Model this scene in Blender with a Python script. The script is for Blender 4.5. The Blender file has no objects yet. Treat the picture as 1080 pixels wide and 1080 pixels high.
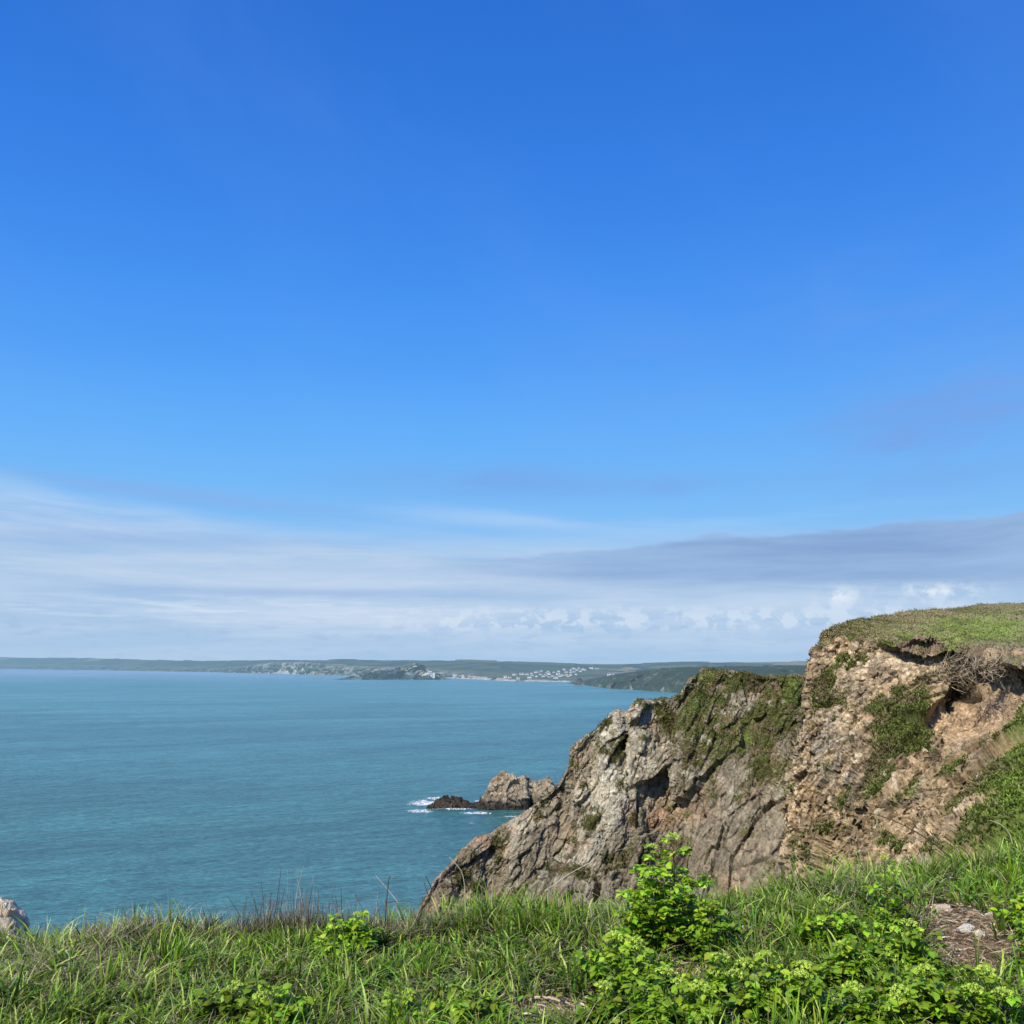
import bpy, math, random
import numpy as np
from mathutils import Vector

random.seed(7)
RNG = np.random.default_rng(11)
scene = bpy.context.scene
COL = scene.collection

# ------------------------------------------------------------------ camera
H = 41.6
FPX = 1060.0
PITCH = math.atan(160.0 / FPX)
CP, SP = math.cos(PITCH), math.sin(PITCH)

def W(u, v, d):
    """world point seen at picture position (u, v) at forward distance d (metres)"""
    u = np.asarray(u, float); v = np.asarray(v, float); d = np.asarray(d, float)
    xr = (u - 540.0) / FPX; yu = -(v - 540.0) / FPX
    dy = CP - yu * SP; dz = SP + yu * CP
    return np.stack([xr / dy * d, d + 0 * xr, H + dz / dy * d], -1)

def PX(p):
    """picture position of world points, used to choose where patches of plants grow"""
    x = p[..., 0]; y = p[..., 1]; z = p[..., 2] - H
    f = y * CP + z * SP; up = -y * SP + z * CP
    f = np.maximum(f, 0.01)
    return 540 + FPX * x / f, 540 - FPX * up / f

def sea_d(v):
    yu = -(np.asarray(v, float) - 540.0) / FPX
    return -H * (CP - yu * SP) / (SP + yu * CP)

cam = bpy.data.cameras.new("camera")
cam.sensor_width = 36; cam.lens = 18.0 / math.tan(math.atan(540.0 / FPX))
cam.clip_start = 0.1; cam.clip_end = 80000
camo = bpy.data.objects.new("camera", cam); COL.objects.link(camo)
camo.location = (0, 0, H); camo.rotation_euler = (math.pi / 2 + PITCH, 0, 0)
scene.camera = camo

# ------------------------------------------------------------------ noise
def _hash(ix, iy, iz, s):
    h = (ix.astype(np.int64) * 73856093) ^ (iy.astype(np.int64) * 19349663) ^ (iz.astype(np.int64) * 83492791) ^ (s * 2654435)
    h = (h & 0xFFFFFFFF).astype(np.uint32)
    h ^= h >> np.uint32(16); h *= np.uint32(0x7feb352d); h ^= h >> np.uint32(15); h *= np.uint32(0x846ca68b); h ^= h >> np.uint32(16)
    return h

def vnoise(p, s=0):
    f = np.floor(p); t = (p - f).astype(np.float32); i = f.astype(np.int64)
    t = t * t * t * (t * (t * 6 - 15) + 10)
    out = 0
    for a in (0, 1):
        wx = t[:, 0] if a else 1 - t[:, 0]
        for b in (0, 1):
            wy = t[:, 1] if b else 1 - t[:, 1]
            for c in (0, 1):
                wz = t[:, 2] if c else 1 - t[:, 2]
                out = out + wx * wy * wz * (_hash(i[:, 0] + a, i[:, 1] + b, i[:, 2] + c, s) * np.float32(2 / 4294967295.0) - 1)
    return out

def fbm(p, oct=4, s=0, gain=0.5, ridged=False):
    a = 1.0; tot = 0; n = 0; p = p + 13.7
    for k in range(oct):
        v = vnoise(p, s + k * 17)
        if ridged: v = 1 - 2 * np.abs(v)
        tot = tot + a * v; n += a
        a *= gain; p = p * 2.03 + 5.1
    return tot / n

def facets(p, s=0, tilt=1.0):
    """angular blocks: a tilted plane per cell; returns height, distance to crack, random id"""
    f = np.floor(p); i = f.astype(np.int64); t = (p - f).astype(np.float32)
    n = len(p)
    b1 = np.full(n, 9, np.float32); b2 = b1.copy(); bh = np.zeros(n, np.uint32)
    bd = np.zeros((n, 3), np.float32)
    k = np.float32(1 / 1023.0)
    for a in (-1, 0, 1):
        for b in (-1, 0, 1):
            for c in (-1, 0, 1):
                h = _hash(i[:, 0] + a, i[:, 1] + b, i[:, 2] + c, s)
                dx = t[:, 0] - a - (h & np.uint32(1023)) * k
                dy = t[:, 1] - b - ((h >> np.uint32(10)) & np.uint32(1023)) * k
                dz = t[:, 2] - c - ((h >> np.uint32(20)) & np.uint32(1023)) * k
                d = dx * dx + dy * dy + dz * dz
                m = d < b1
                b2 = np.where(m, b1, np.minimum(b2, d))
                b1 = np.where(m, d, b1); bh = np.where(m, h, bh)
                bd[m, 0] = dx[m]; bd[m, 1] = dy[m]; bd[m, 2] = dz[m]
    h2 = bh * np.uint32(0x9E3779B1); h2 ^= h2 >> np.uint32(13); h2 *= np.uint32(0x85ebca6b); h2 ^= h2 >> np.uint32(16)
    g = [((h2 >> np.uint32(sh)) & np.uint32(255)) / 127.5 - 1 for sh in (0, 8, 16)]
    rid = (h2 >> np.uint32(24)) / 255.0
    val = tilt * (g[0] * bd[:, 0] + g[1] * bd[:, 1] + g[2] * bd[:, 2]) + (rid - 0.5) * 0.9
    return val.astype(np.float32), (np.sqrt(b2) - np.sqrt(b1)), rid.astype(np.float32)

def sm(a, b, x):
    t = np.clip((x - a) / (b - a), 0, 1); return t * t * (3 - 2 * t)

def mix(a, b, f):
    f = np.asarray(f)[..., None]; return a * (1 - f) + np.asarray(b) * f

def ell(u, v, cu, cv, ru, rv, ang=0.0):
    c, s = math.cos(math.radians(ang)), math.sin(math.radians(ang))
    x = (u - cu) * c + (v - cv) * s; y = -(u - cu) * s + (v - cv) * c
    return np.exp(-((x / ru) ** 2 + (y / rv) ** 2))

# ------------------------------------------------------------------ mesh helpers
def mesh_np(name, V, F, mat=None, col=None, smooth=False, parent=None, link=True):
    me = bpy.data.meshes.new(name)
    V = np.ascontiguousarray(V, np.float32); n = len(V)
    me.vertices.add(n); me.vertices.foreach_set("co", V.ravel())
    F = np.ascontiguousarray(F, np.int32); k = F.shape[1]
    me.loops.add(F.size); me.loops.foreach_set("vertex_index", F.ravel())
    me.polygons.add(len(F)); me.polygons.foreach_set("loop_start", np.arange(0, F.size, k, dtype=np.int32))
    me.update(calc_edges=True)
    me.polygons.foreach_set("use_smooth", np.full(len(F), bool(smooth)))
    if col is not None:
        a = me.attributes.new("Col", 'FLOAT_COLOR', 'POINT')
        c = np.ones((n, 4), np.float32); c[:, :3] = np.clip(col, 0, 1); a.data.foreach_set("color", c.ravel())
    if mat: me.materials.append(mat)
    o = bpy.data.objects.new(name, me)
    if link: COL.objects.link(o)
    if parent: o.parent = parent
    return o

def tag(o, label=None, cat=None, group=None, kind=None):
    if label: o["label"] = label
    if cat: o["category"] = cat
    if group: o["group"] = group
    if kind: o["kind"] = kind
    return o

def empty(name, loc):
    o = bpy.data.objects.new(name, None); COL.objects.link(o); o.location = loc
    o.empty_display_size = 0.1
    return o

def grid_faces(M, N):
    i = np.arange(M - 1)[:, None] * N + np.arange(N - 1)[None, :]
    return np.stack([i, i + 1, i + N + 1, i + N], -1).reshape(-1, 4)

def cr(C, seg):
    """Catmull-Rom along axis 0; seg = samples per span (int or list)"""
    K = C.shape[0]
    if np.isscalar(seg): seg = [seg] * (K - 1)
    out = []
    for k in range(K - 1):
        p1, p2 = C[k], C[k + 1]
        p0 = C[k - 1] if k > 0 else 2 * p1 - p2
        p3 = C[k + 2] if k + 2 < K else 2 * p2 - p1
        t = np.linspace(0, 1, seg[k], endpoint=False).reshape((-1,) + (1,) * (C.ndim - 1))
        out.append(0.5 * (2 * p1 + (p2 - p0) * t + (2 * p0 - 5 * p1 + 4 * p2 - p3) * t ** 2 + (3 * p1 - p0 - 3 * p2 + p3) * t ** 3))
    out.append(C[-1:])
    return np.concatenate(out, 0)

def loft(C, sr, sc):
    A = cr(C, sr)
    B = cr(np.swapaxes(A, 0, 1), sc)
    return np.swapaxes(B, 0, 1)

def normals(G):
    a = np.gradient(G, axis=0); b = np.gradient(G, axis=1)
    n = np.cross(a, b); l = np.linalg.norm(n, axis=-1, keepdims=True)
    return n / np.maximum(l, 1e-9)

def tubes(paths, radii, sides=5):
    """many bent tubes as one vertex/face set"""
    V = []; F = []; o = 0
    ang = np.linspace(0, 2 * math.pi, sides, endpoint=False)
    for P, R in zip(paths, radii):
        P = np.asarray(P, float); R = np.asarray(R, float) * np.ones(len(P))
        T = np.gradient(P, axis=0); T /= np.maximum(np.linalg.norm(T, axis=1, keepdims=True), 1e-9)
        ref = np.array([0.31, 0.9, 0.2]); A = np.cross(T, ref); A /= np.maximum(np.linalg.norm(A, axis=1, keepdims=True), 1e-9)
        B = np.cross(T, A)
        ring = P[:, None] + R[:, None, None] * (np.cos(ang)[None, :, None] * A[:, None] + np.sin(ang)[None, :, None] * B[:, None])
        V.append(ring.reshape(-1, 3)); n = len(P)
        for i in range(n - 1):
            for j in range(sides):
                F.append((o + i * sides + j, o + i * sides + (j + 1) % sides, o + (i + 1) * sides + (j + 1) % sides, o + (i + 1) * sides + j))
        o += n * sides
    return np.concatenate(V), np.array(F)

# ------------------------------------------------------------------ materials
class NT:
    def __init__(s, tree): s.t = tree; s.n = tree.nodes; s.l = tree.links
    def new(s, typ, **kw):
        n = s.n.new(typ)
        for k, v in kw.items(): setattr(n, k, v)
        return n
    def put(s, sock, val):
        if isinstance(val, bpy.types.NodeSocket): s.l.new(val, sock)
        elif val is not None: sock.default_value = val
    def m(s, op, a, b=None, c=None, clamp=False):
        n = s.new("ShaderNodeMath", operation=op); n.use_clamp = clamp
        s.put(n.inputs[0], a); s.put(n.inputs[1], b)
        if c is not None: s.put(n.inputs[2], c)
        return n.outputs[0]
    def ss(s, x, a, b, lo=0.0, hi=1.0):
        n = s.new("ShaderNodeMapRange", interpolation_type='SMOOTHSTEP'); n.clamp = True
        s.put(n.inputs[0], x); s.put(n.inputs[1], a); s.put(n.inputs[2], b); s.put(n.inputs[3], lo); s.put(n.inputs[4], hi)
        return n.outputs[0]
    def mixc(s, f, a, b, blend='MIX'):
        n = s.new("ShaderNodeMix", data_type='RGBA', blend_type=blend); n.clamp_factor = True
        s.put(n.inputs[0], f); s.put(n.inputs[6], a); s.put(n.inputs[7], b)
        return n.outputs[2]
    def noise(s, vec, scale, detail=4, rough=0.55, dist=0.0, out=0):
        n = s.new("ShaderNodeTexNoise"); s.put(n.inputs["Vector"], vec)
        n.inputs["Scale"].default_value = scale; n.inputs["Detail"].default_value = detail
        n.inputs["Roughness"].default_value = rough; n.inputs["Distortion"].default_value = dist
        return n.outputs[out]
    def comb(s, x, y, z=0.0):
        n = s.new("ShaderNodeCombineXYZ"); s.put(n.inputs[0], x); s.put(n.inputs[1], y); s.put(n.inputs[2], z); return n.outputs[0]
    def sep(s, v):
        n = s.new("ShaderNodeSeparateXYZ"); s.l.new(v, n.inputs[0]); return n.outputs

def srgb(r, g, b):
    f = lambda c: (c / 255 / 12.92) if c / 255 <= 0.04045 else ((c / 255 + 0.055) / 1.055) ** 2.4
    return (f(r), f(g), f(b), 1.0)

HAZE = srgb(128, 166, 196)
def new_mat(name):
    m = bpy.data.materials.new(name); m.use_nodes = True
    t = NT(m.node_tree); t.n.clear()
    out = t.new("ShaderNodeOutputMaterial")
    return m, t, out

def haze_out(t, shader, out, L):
    """painted aerial haze: emission mixed into the surface by distance from the origin"""
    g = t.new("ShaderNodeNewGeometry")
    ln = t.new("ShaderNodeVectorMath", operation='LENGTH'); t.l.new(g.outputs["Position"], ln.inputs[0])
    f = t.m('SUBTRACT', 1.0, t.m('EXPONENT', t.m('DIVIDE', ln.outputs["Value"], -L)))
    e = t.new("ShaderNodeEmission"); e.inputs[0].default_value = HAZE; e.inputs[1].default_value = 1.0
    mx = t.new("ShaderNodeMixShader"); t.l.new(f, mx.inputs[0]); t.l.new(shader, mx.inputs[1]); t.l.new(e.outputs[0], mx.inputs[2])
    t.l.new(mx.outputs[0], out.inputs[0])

def mat_attr(name, rough=0.9, nscale=3.0, namp=0.35, bump=0.0, bscale=8.0, trans=0.0, spec=0.2, haze=0.0, coat=0.0):
    m, t, out = new_mat(name)
    a = t.new("ShaderNodeAttribute", attribute_name="Col")
    g = t.new("ShaderNodeNewGeometry")
    n = t.noise(g.outputs["Position"], nscale, 6, 0.65)
    k = t.ss(n, 0.25, 0.75, 1 - namp, 1 + namp)
    vm = t.new("ShaderNodeVectorMath", operation='SCALE'); t.l.new(a.outputs["Color"], vm.inputs[0]); t.l.new(k, vm.inputs["Scale"])
    p = t.new("ShaderNodeBsdfPrincipled"); t.l.new(vm.outputs[0], p.inputs["Base Color"])
    p.inputs["Roughness"].default_value = rough; p.inputs["Specular IOR Level"].default_value = spec
    if bump:
        b = t.new("ShaderNodeBump"); b.inputs["Strength"].default_value = 1.0; b.inputs["Distance"].default_value = bump
        t.l.new(t.noise(g.outputs["Position"], bscale, 8, 0.7), b.inputs["Height"]); t.l.new(b.outputs[0], p.inputs["Normal"])
    sh = p.outputs[0]
    if trans:
        tr = t.new("ShaderNodeBsdfTranslucent"); 
        v2 = t.new("ShaderNodeVectorMath", operation='MULTIPLY'); t.l.new(vm.outputs[0], v2.inputs[0]); v2.inputs[1].default_value = (1.15, 1.1, 0.5)
        t.l.new(v2.outputs[0], tr.inputs[0])
        mx = t.new("ShaderNodeMixShader"); mx.inputs[0].default_value = trans
        t.l.new(sh, mx.inputs[1]); t.l.new(tr.outputs[0], mx.inputs[2]); sh = mx.outputs[0]
    if haze: haze_out(t, sh, out, haze)
    else: t.l.new(sh, out.inputs[0])
    return m

M_ROCK = mat_attr("rock_far", 0.92, 3.0, 0.42, 0.22, 3.5)
M_CLIFF = mat_attr("cliff_earth", 0.95, 7.0, 0.4, 0.08, 10.0)
M_STACK = mat_attr("stack_rock", 0.9, 0.9, 0.35, 0.5, 1.3)
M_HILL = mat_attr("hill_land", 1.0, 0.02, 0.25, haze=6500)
M_GRASS = mat_attr("grass_blades", 0.5, 9.0, 0.2, trans=0.22, spec=0.3)
M_LEAF = mat_attr("herb_leaves", 0.42, 20.0, 0.15, trans=0.3, spec=0.3)
M_TUFT = mat_attr("cliff_plants", 0.8, 2.0, 0.25, trans=0.2)
M_SOIL = mat_attr("soil", 0.95, 25.0, 0.5, 0.02, 60.0)
M_DRY = mat_attr("dry_stalk", 0.85, 40.0, 0.3)
M_STONE = mat_attr("stone", 0.85, 30.0, 0.25, 0.004, 90.0)
M_BOULDER = mat_attr("boulder_rock", 0.9, 9.0, 0.3, 0.03, 14.0)

def mat_plain(name, c, haze=8000, rough=0.8):
    m, t, out = new_mat(name)
    g = t.new("ShaderNodeNewGeometry")
    k = t.ss(t.noise(g.outputs["Position"], 0.3, 3), 0.2, 0.8, 0.85, 1.1)
    vm = t.new("ShaderNodeVectorMath", operation='SCALE'); vm.inputs[0].default_value = c; t.l.new(k, vm.inputs["Scale"])
    p = t.new("ShaderNodeBsdfPrincipled"); t.l.new(vm.outputs[0], p.inputs["Base Color"]); p.inputs["Roughness"].default_value = rough
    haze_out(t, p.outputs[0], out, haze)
    return m
M_WALL = mat_plain("house_render", (0.66, 0.66, 0.63))
M_ROOF = mat_plain("house_slate", (0.16, 0.165, 0.18))
M_ROOFB = mat_plain("house_tile", (0.22, 0.15, 0.12))
M_GLASSD = mat_plain("house_window", (0.04, 0.05, 0.06))

# ------------------------------------------------------------------ sky and sun
SUN = Vector((-0.46, -0.62, 0.76)).normalized()
world = bpy.data.worlds.new("World"); scene.world = world; world.use_nodes = True
t = NT(world.node_tree); t.n.clear()
wo = t.new("ShaderNodeOutputWorld"); bg = t.new("ShaderNodeBackground"); t.l.new(bg.outputs[0], wo.inputs[0])
sky = t.new("ShaderNodeTexSky", sky_type='NISHITA'); sky.sun_disc = False
sky.sun_elevation = math.asin(SUN.z); sky.sun_rotation = math.atan2(SUN.x, SUN.y)
sky.air_density = 1.0; sky.dust_density = 0.6; sky.ozone_density = 3.0
tc = t.new("ShaderNodeTexCoord"); nv = t.new("ShaderNodeVectorMath", operation='NORMALIZE'); t.l.new(tc.outputs["Generated"], nv.inputs[0])
x, y, z = t.sep(nv.outputs[0])
el = t.m('MULTIPLY', t.m('ARCSINE', z), 57.29578); az = t.m('MULTIPLY', t.m('ARCTAN2', x, y), 57.29578)
ramp = t.new("ShaderNodeValToRGB"); cr_ = ramp.color_ramp; cr_.interpolation = 'B_SPLINE'
stops = [(0, (165, 198, 232)), (4, (150, 195, 240)), (8, (126, 192, 250)), (12, (104, 182, 255)), (17, (78, 160, 253)), (24, (58, 137, 240)), (32, (44, 119, 222)), (42, (36, 104, 206)), (90, (28, 78, 172))]
while len(cr_.elements) < len(stops): cr_.elements.new(0.5)
for e, (p_, c_) in zip(cr_.elements, stops): e.position = p_ / 90.0; e.color = srgb(*c_)
t.l.new(t.m('DIVIDE', t.m('MAXIMUM', el, 0.0), 90.0), ramp.inputs[0])
c = t.mixc(0.08, ramp.outputs[0], t.mixc(1.0, sky.outputs[0], (0.09, 0.09, 0.09, 1), 'MULTIPLY'))
# slow drift of tone over the blue
wv = t.comb(t.m('MULTIPLY', az, 0.05), t.m('MULTIPLY', el, 0.12))
warp = t.noise(wv, 1.0, 3, 0.5)
def cvec(sa, se, o, tilt=0.0):
    e2 = t.m('ADD', el, t.m('MULTIPLY', az, tilt))
    return t.comb(t.m('ADD', t.m('MULTIPLY', az, sa), o), t.m('ADD', t.m('MULTIPLY', e2, se), t.m('MULTIPLY', warp, 1.2)), o)
def blob(ca, ce, ra, re, tilt=0.0):
    a_ = t.m('DIVIDE', t.m('SUBTRACT', az, ca), ra)
    e_ = t.m('DIVIDE', t.m('SUBTRACT', t.m('SUBTRACT', el, ce), t.m('MULTIPLY', t.m('SUBTRACT', az, ca), tilt)), re)
    return t.m('EXPONENT', t.m('MULTIPLY', t.m('ADD', t.m('MULTIPLY', a_, a_), t.m('MULTIPLY', e_, e_)), -1.0))
mul = lambda a, b: t.m('MULTIPLY', a, b)
# faint violet wisps
w1 = t.noise(cvec(0.09, 0.35, 3.1, -0.12), 1.0, 5, 0.55)
f = mul(t.ss(w1, 0.22, 0.80), t.m('ADD', mul(blob(25, 12.4, 9.5, 2.6, 0.15), 1.0), t.m('ADD', mul(blob(-3, 10.3, 6, 1.1), 0.8), t.m('ADD', mul(blob(20, 17, 14, 5.0, 0.1), 0.30), mul(blob(9, 9.9, 8, 0.6), 0.7)))))
c = t.mixc(f, c, srgb(124, 160, 224))
w1b = t.noise(cvec(0.05, 0.10, 8.4, 0.9), 1.0, 4, 0.5)
c = t.mixc(mul(mul(t.ss(w1b, 0.40, 0.80), t.ss(el, 8.0, 14.0)), 0.07), c, srgb(140, 180, 245))
# left veil of cirrostratus
n1 = t.noise(cvec(0.05, 0.40, 0.0, 0.06), 1.0, 6, 0.55)
n1b = t.noise(cvec(0.07, 0.75, 5.0, 0.05), 1.0, 7, 0.6)
edgeL = t.m('ADD', t.m('ADD', 8.75, t.m('MULTIPLY', t.m('ADD', az, 27.0), -0.085)), t.m('MULTIPLY', t.m('SUBTRACT', n1, 0.5), 4.5))
wL = mul(t.ss(el, t.m('ADD', edgeL, 1.0), t.m('SUBTRACT', edgeL, 1.5)), t.ss(az, 6.0, -6.0))
c = t.mixc(mul(wL, 0.88), c, t.mixc(t.ss(n1b, 0.32, 0.66), srgb(158, 194, 236), srgb(202, 220, 242)))
c = t.mixc(mul(blob(-19, 9.1, 10, 0.45, -0.07), 0.55), c, srgb(138, 176, 232))
c = t.mixc(mul(mul(blob(2, 8.0, 9, 0.6, -0.06), t.ss(n1b, 0.3, 0.65)), 0.8), c, srgb(170, 205, 246))
c = t.mixc(mul(mul(blob(13, 7.9, 9, 0.35, 0.05), t.ss(n1b, 0.3, 0.6)), 0.55), c, srgb(150, 203, 250))
# low layer all round
n2 = t.noise(cvec(0.06, 0.6, 11.0), 1.0, 7, 0.6)
lowf = t.ss(el, t.m('ADD', 7.6, t.m('MULTIPLY', n2, 1.0)), t.m('ADD', 4.3, t.m('MULTIPLY', n2, 1.0)))
c = t.mixc(mul(lowf, 0.92), c, t.mixc(t.ss(n2, 0.35, 0.65), srgb(168, 198, 230), srgb(196, 215, 238)))
# grey-blue bank on the right
n3 = t.noise(cvec(0.13, 0.5, 21.0), 1.0, 5, 0.5)
topR = t.m('ADD', t.m('ADD', 6.0, t.m('MULTIPLY', az, 0.068)), t.m('MULTIPLY', t.m('SUBTRACT', n3, 0.5), 2.2))
botR = t.m('SUBTRACT', 4.8, t.m('MULTIPLY', az, 0.018))
wR = mul(mul(t.ss(el, t.m('ADD', topR, 0.22), t.m('SUBTRACT', topR, 0.12)), t.ss(el, t.m('SUBTRACT', botR, 0.9), t.m('ADD', botR, 0.5))), t.ss(az, -7.0, 7.0))
c = t.mixc(mul(wR, 0.95), c, t.mixc(t.ss(n2, 0.3, 0.7), srgb(132, 164, 210), srgb(154, 186, 226)))
# shade bars on the left
c = t.mixc(mul(mul(blob(-21, 6.6, 9, 0.45), t.ss(n1, 0.3, 0.6)), 0.5), c, srgb(140, 176, 226))
c = t.mixc(mul(blob(-12, 3.9, 12, 0.3), 0.55), c, srgb(142, 176, 224))
c = t.mixc(mul(blob(-8, 5.0, 11, 0.35, 0.02), 0.35), c, srgb(190, 210, 238))
# white streaks and small cumulus near the horizon
n4 = t.noise(cvec(0.25, 3.0, 31.0), 1.0, 6, 0.6)
c = t.mixc(mul(mul(t.ss(n4, 0.45, 0.66), blob(-14, 2.9, 13, 0.75)), 0.75), c, srgb(214, 228, 244))
n5 = t.noise(t.comb(t.m('MULTIPLY', az, 0.8), t.m('MULTIPLY', el, 0.95), 4.0), 1.0, 6, 0.6)
cum = mul(t.ss(n5, 0.47, 0.56), mul(t.ss(el, 1.4, 2.3), t.ss(el, 3.5, 2.6)))
c = t.mixc(mul(mul(cum, t.ss(az, -10.0, -3.0)), 0.66), c, srgb(214, 228, 244))
c = t.mixc(mul(mul(t.ss(n5, 0.40, 0.58), t.m('ADD', blob(18.0, 3.6, 1.0, 0.5), blob(22.8, 3.75, 2.2, 0.4))), 0.9), c, srgb(228, 238, 247))
n6 = t.noise(t.comb(t.m('MULTIPLY', az, 0.6), t.m('MULTIPLY', el, 2.2), 9.0), 1.0, 5, 0.6)
c = t.mixc(mul(mul(t.ss(n6, 0.5, 0.7), t.ss(el, 4.0, 1.0)), 0.3), c, srgb(138, 170, 214))
# thin haze on the horizon itself
c = t.mixc(mul(t.ss(el, 2.2, 0.0), 0.65), c, srgb(168, 200, 230))
c = t.mixc(t.ss(el, 0.0, -2.0), c, srgb(110, 145, 175))
t.l.new(c, bg.inputs[0]); bg.inputs[1].default_value = 1.0

sun = bpy.data.lights.new("sun", 'SUN'); sun.energy = 5.0; sun.angle = math.radians(0.5); sun.color = (1.0, 0.93, 0.82)
so = bpy.data.objects.new("sun", sun); COL.objects.link(so); so.rotation_euler = (-SUN).to_track_quat('-Z', 'Y').to_euler()

# ------------------------------------------------------------------ sea
m, t, out = new_mat("sea_water")
g = t.new("ShaderNodeNewGeometry"); px, py, pz = t.sep(g.outputs["Position"])
rotv = lambda a, sx, sy: t.comb(t.m('MULTIPLY', t.m('ADD', t.m('MULTIPLY', px, math.cos(a)), t.m('MULTIPLY', py, math.sin(a))), sx),
                                t.m('MULTIPLY', t.m('SUBTRACT', t.m('MULTIPLY', py, math.cos(a)), t.m('MULTIPLY', px, math.sin(a))), sy))
big = t.noise(rotv(0.5, 0.004, 0.016), 1.0, 4, 0.55, 0.4)
mid = t.noise(rotv(0.35, 0.045, 0.13), 1.0, 4, 0.6)
c1 = t.noise(rotv(0.45, 0.10, 0.30), 1.0, 3, 0.6)
c2 = t.noise(rotv(0.1, 0.45, 1.0), 1.0, 4, 0.65)
c3 = t.noise(rotv(0.2, 1.1, 2.6), 1.0, 3, 0.6)
hgt = t.m('ADD', t.m('MULTIPLY', c1, 1.5), t.m('MULTIPLY', c2, 0.75))
bmp = t.new("ShaderNodeBump"); bmp.inputs["Strength"].default_value = 0.85; bmp.inputs["Distance"].default_value = 1.0; t.l.new(hgt, bmp.inputs["Height"])
streak = t.noise(rotv(0.12, 0.0012, 0.022), 1.0, 5, 0.6, 0.3)
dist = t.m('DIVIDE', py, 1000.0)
base = t.mixc(t.ss(dist, 0.15, 1.3), (0.050, 0.165, 0.158, 1), (0.092, 0.245, 0.238, 1))  # base colour paled with distance, making up for the dark sky reflection
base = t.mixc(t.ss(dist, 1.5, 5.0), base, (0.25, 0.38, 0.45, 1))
k = t.m('MULTIPLY', t.ss(big, 0.3, 0.7, 0.82, 1.18), t.ss(mid, 0.3, 0.7, 0.86, 1.16))
k = t.m('MULTIPLY', k, t.ss(streak, 0.32, 0.68, 0.93, 1.08))
k = t.m('MULTIPLY', k, t.ss(c3, 0.3, 0.7, 0.70, 1.30))
k = t.m('MULTIPLY', k, t.m('MULTIPLY', t.ss(c2, 0.3, 0.7, 0.58, 1.42), t.ss(c1, 0.3, 0.7, 0.80, 1.22)))  # ripple light and dark put into the base colour from the wave noise
vm = t.new("ShaderNodeVectorMath", operation='SCALE'); t.l.new(base, vm.inputs[0]); t.l.new(k, vm.inputs["Scale"])
df = t.new("ShaderNodeBsdfPrincipled"); t.l.new(vm.outputs[0], df.inputs["Base Color"]); df.inputs["Roughness"].default_value = 0.3
df.inputs["IOR"].default_value = 1.33; t.l.new(bmp.outputs[0], df.inputs["Normal"])
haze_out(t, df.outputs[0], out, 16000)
ys = np.array([-600, 0, 200, 600, 1500, 4000, 12000, 60000.0]); xs = np.array([-60000, -8000, -2000, -500, 0, 500, 2000, 8000, 60000.0])
X, Y = np.meshgrid(xs, ys); V = np.stack([X, Y, 0 * X], -1).reshape(-1, 3)
sea = mesh_np("water", V, grid_faces(len(ys), len(xs)), m)
tag(sea, "calm turquoise sea with light wind ripples filling the bay", "sea", kind="structure")

# ------------------------------------------------------------------ far hills across the bay
U = np.array([-400, -100, 0, 60, 120, 180, 240, 268, 285, 300, 318, 335, 360, 420, 480, 530, 570, 600, 630, 680, 740, 800, 850, 950, 1250], float)
Wv = np.interp(U, [-400, 0, 120, 180, 240, 285, 335, 360, 420, 480, 530, 600, 630, 740, 850, 1250], [705, 705.4, 707, 708.2, 709.3, 710.4, 711.8, 712.3, 713.5, 715.5, 718, 719.7, 721, 723, 725, 730])
Cv = np.interp(U, [-400, 0, 60, 120, 180, 240, 268, 285, 318, 335, 360, 420, 480, 530, 570, 630, 1250], [703, 703, 703.4, 704, 705, 705.3, 702.5, 700.5, 700, 701, 704, 707, 710, 714.5, 716.2, 718, 720])
Sv = np.interp(U, [-400, 0, 60, 120, 180, 240, 268, 335, 420, 480, 530, 570, 600, 630, 680, 740, 800, 950, 1250], [692, 693.5, 694.2, 694.8, 696.8, 697.3, 696.6, 696.4, 696.5, 697, 697.6, 698.6, 699.6, 700.6, 700, 699, 698.6, 698, 696])
dW = sea_d(Wv)
cz = np.interp(U, [-400, 240, 268, 335, 360, 480, 530, 1250], [60, 60, 30, 30, 45, 40, 110, 110])
deep = np.interp(U, [-400, 0, 480, 600, 1250], [1200, 1200, 1500, 1800, 2000])
r0 = W(U, Wv, dW); r0[:, 2] = -0.6
r00 = r0 - np.array([0, 60, 10])
r1 = W(U, Cv, dW + cz)
r2 = W(U, Cv * 0.62 + Sv * 0.38, dW + cz + deep * 0.3)
r3 = W(U, Cv * 0.25 + Sv * 0.75, dW + cz + deep * 0.62)
r4 = W(U, Sv, dW + cz + deep)
r5 = r4 + np.array([0, 900, -25.0])
C = np.stack([r00, r0, r1, r2, r3, r4, r5])
HG = loft(C, [2, 14, 16, 14, 12, 4], 34)
M_, N_ = HG.shape[:2]; P = HG.reshape(-1, 3); 
n1 = fbm(P * [0.008, 0.008, 0.02], 5, 3); n2 = fbm(P * [0.03, 0.03, 0.06], 4, 9, ridged=True)
rowi = np.repeat(np.arange(M_), N_)
cl = sm(1, 5, rowi) * (1 - sm(16, 24, rowi)); uu, vv = PX(P)
rocky = ell(uu, vv, 305, 705, 32, 12) + 0.7 * ell(uu, vv, 420, 705, 50, 12)
P[:, 2] += n1 * 4 * sm(2, 30, rowi) + n2 * cl * 7 * (0.4 + rocky)
P[:, 1] += n2 * cl * 40 + fbm(P * 0.01, 3, 77) * cl * 60
P[:, 2] += (vnoise(P * [0.01, 0.0, 0.0], 5) > 0.55) * (rowi > 55) * 3.5          # wooded bits of skyline
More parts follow.
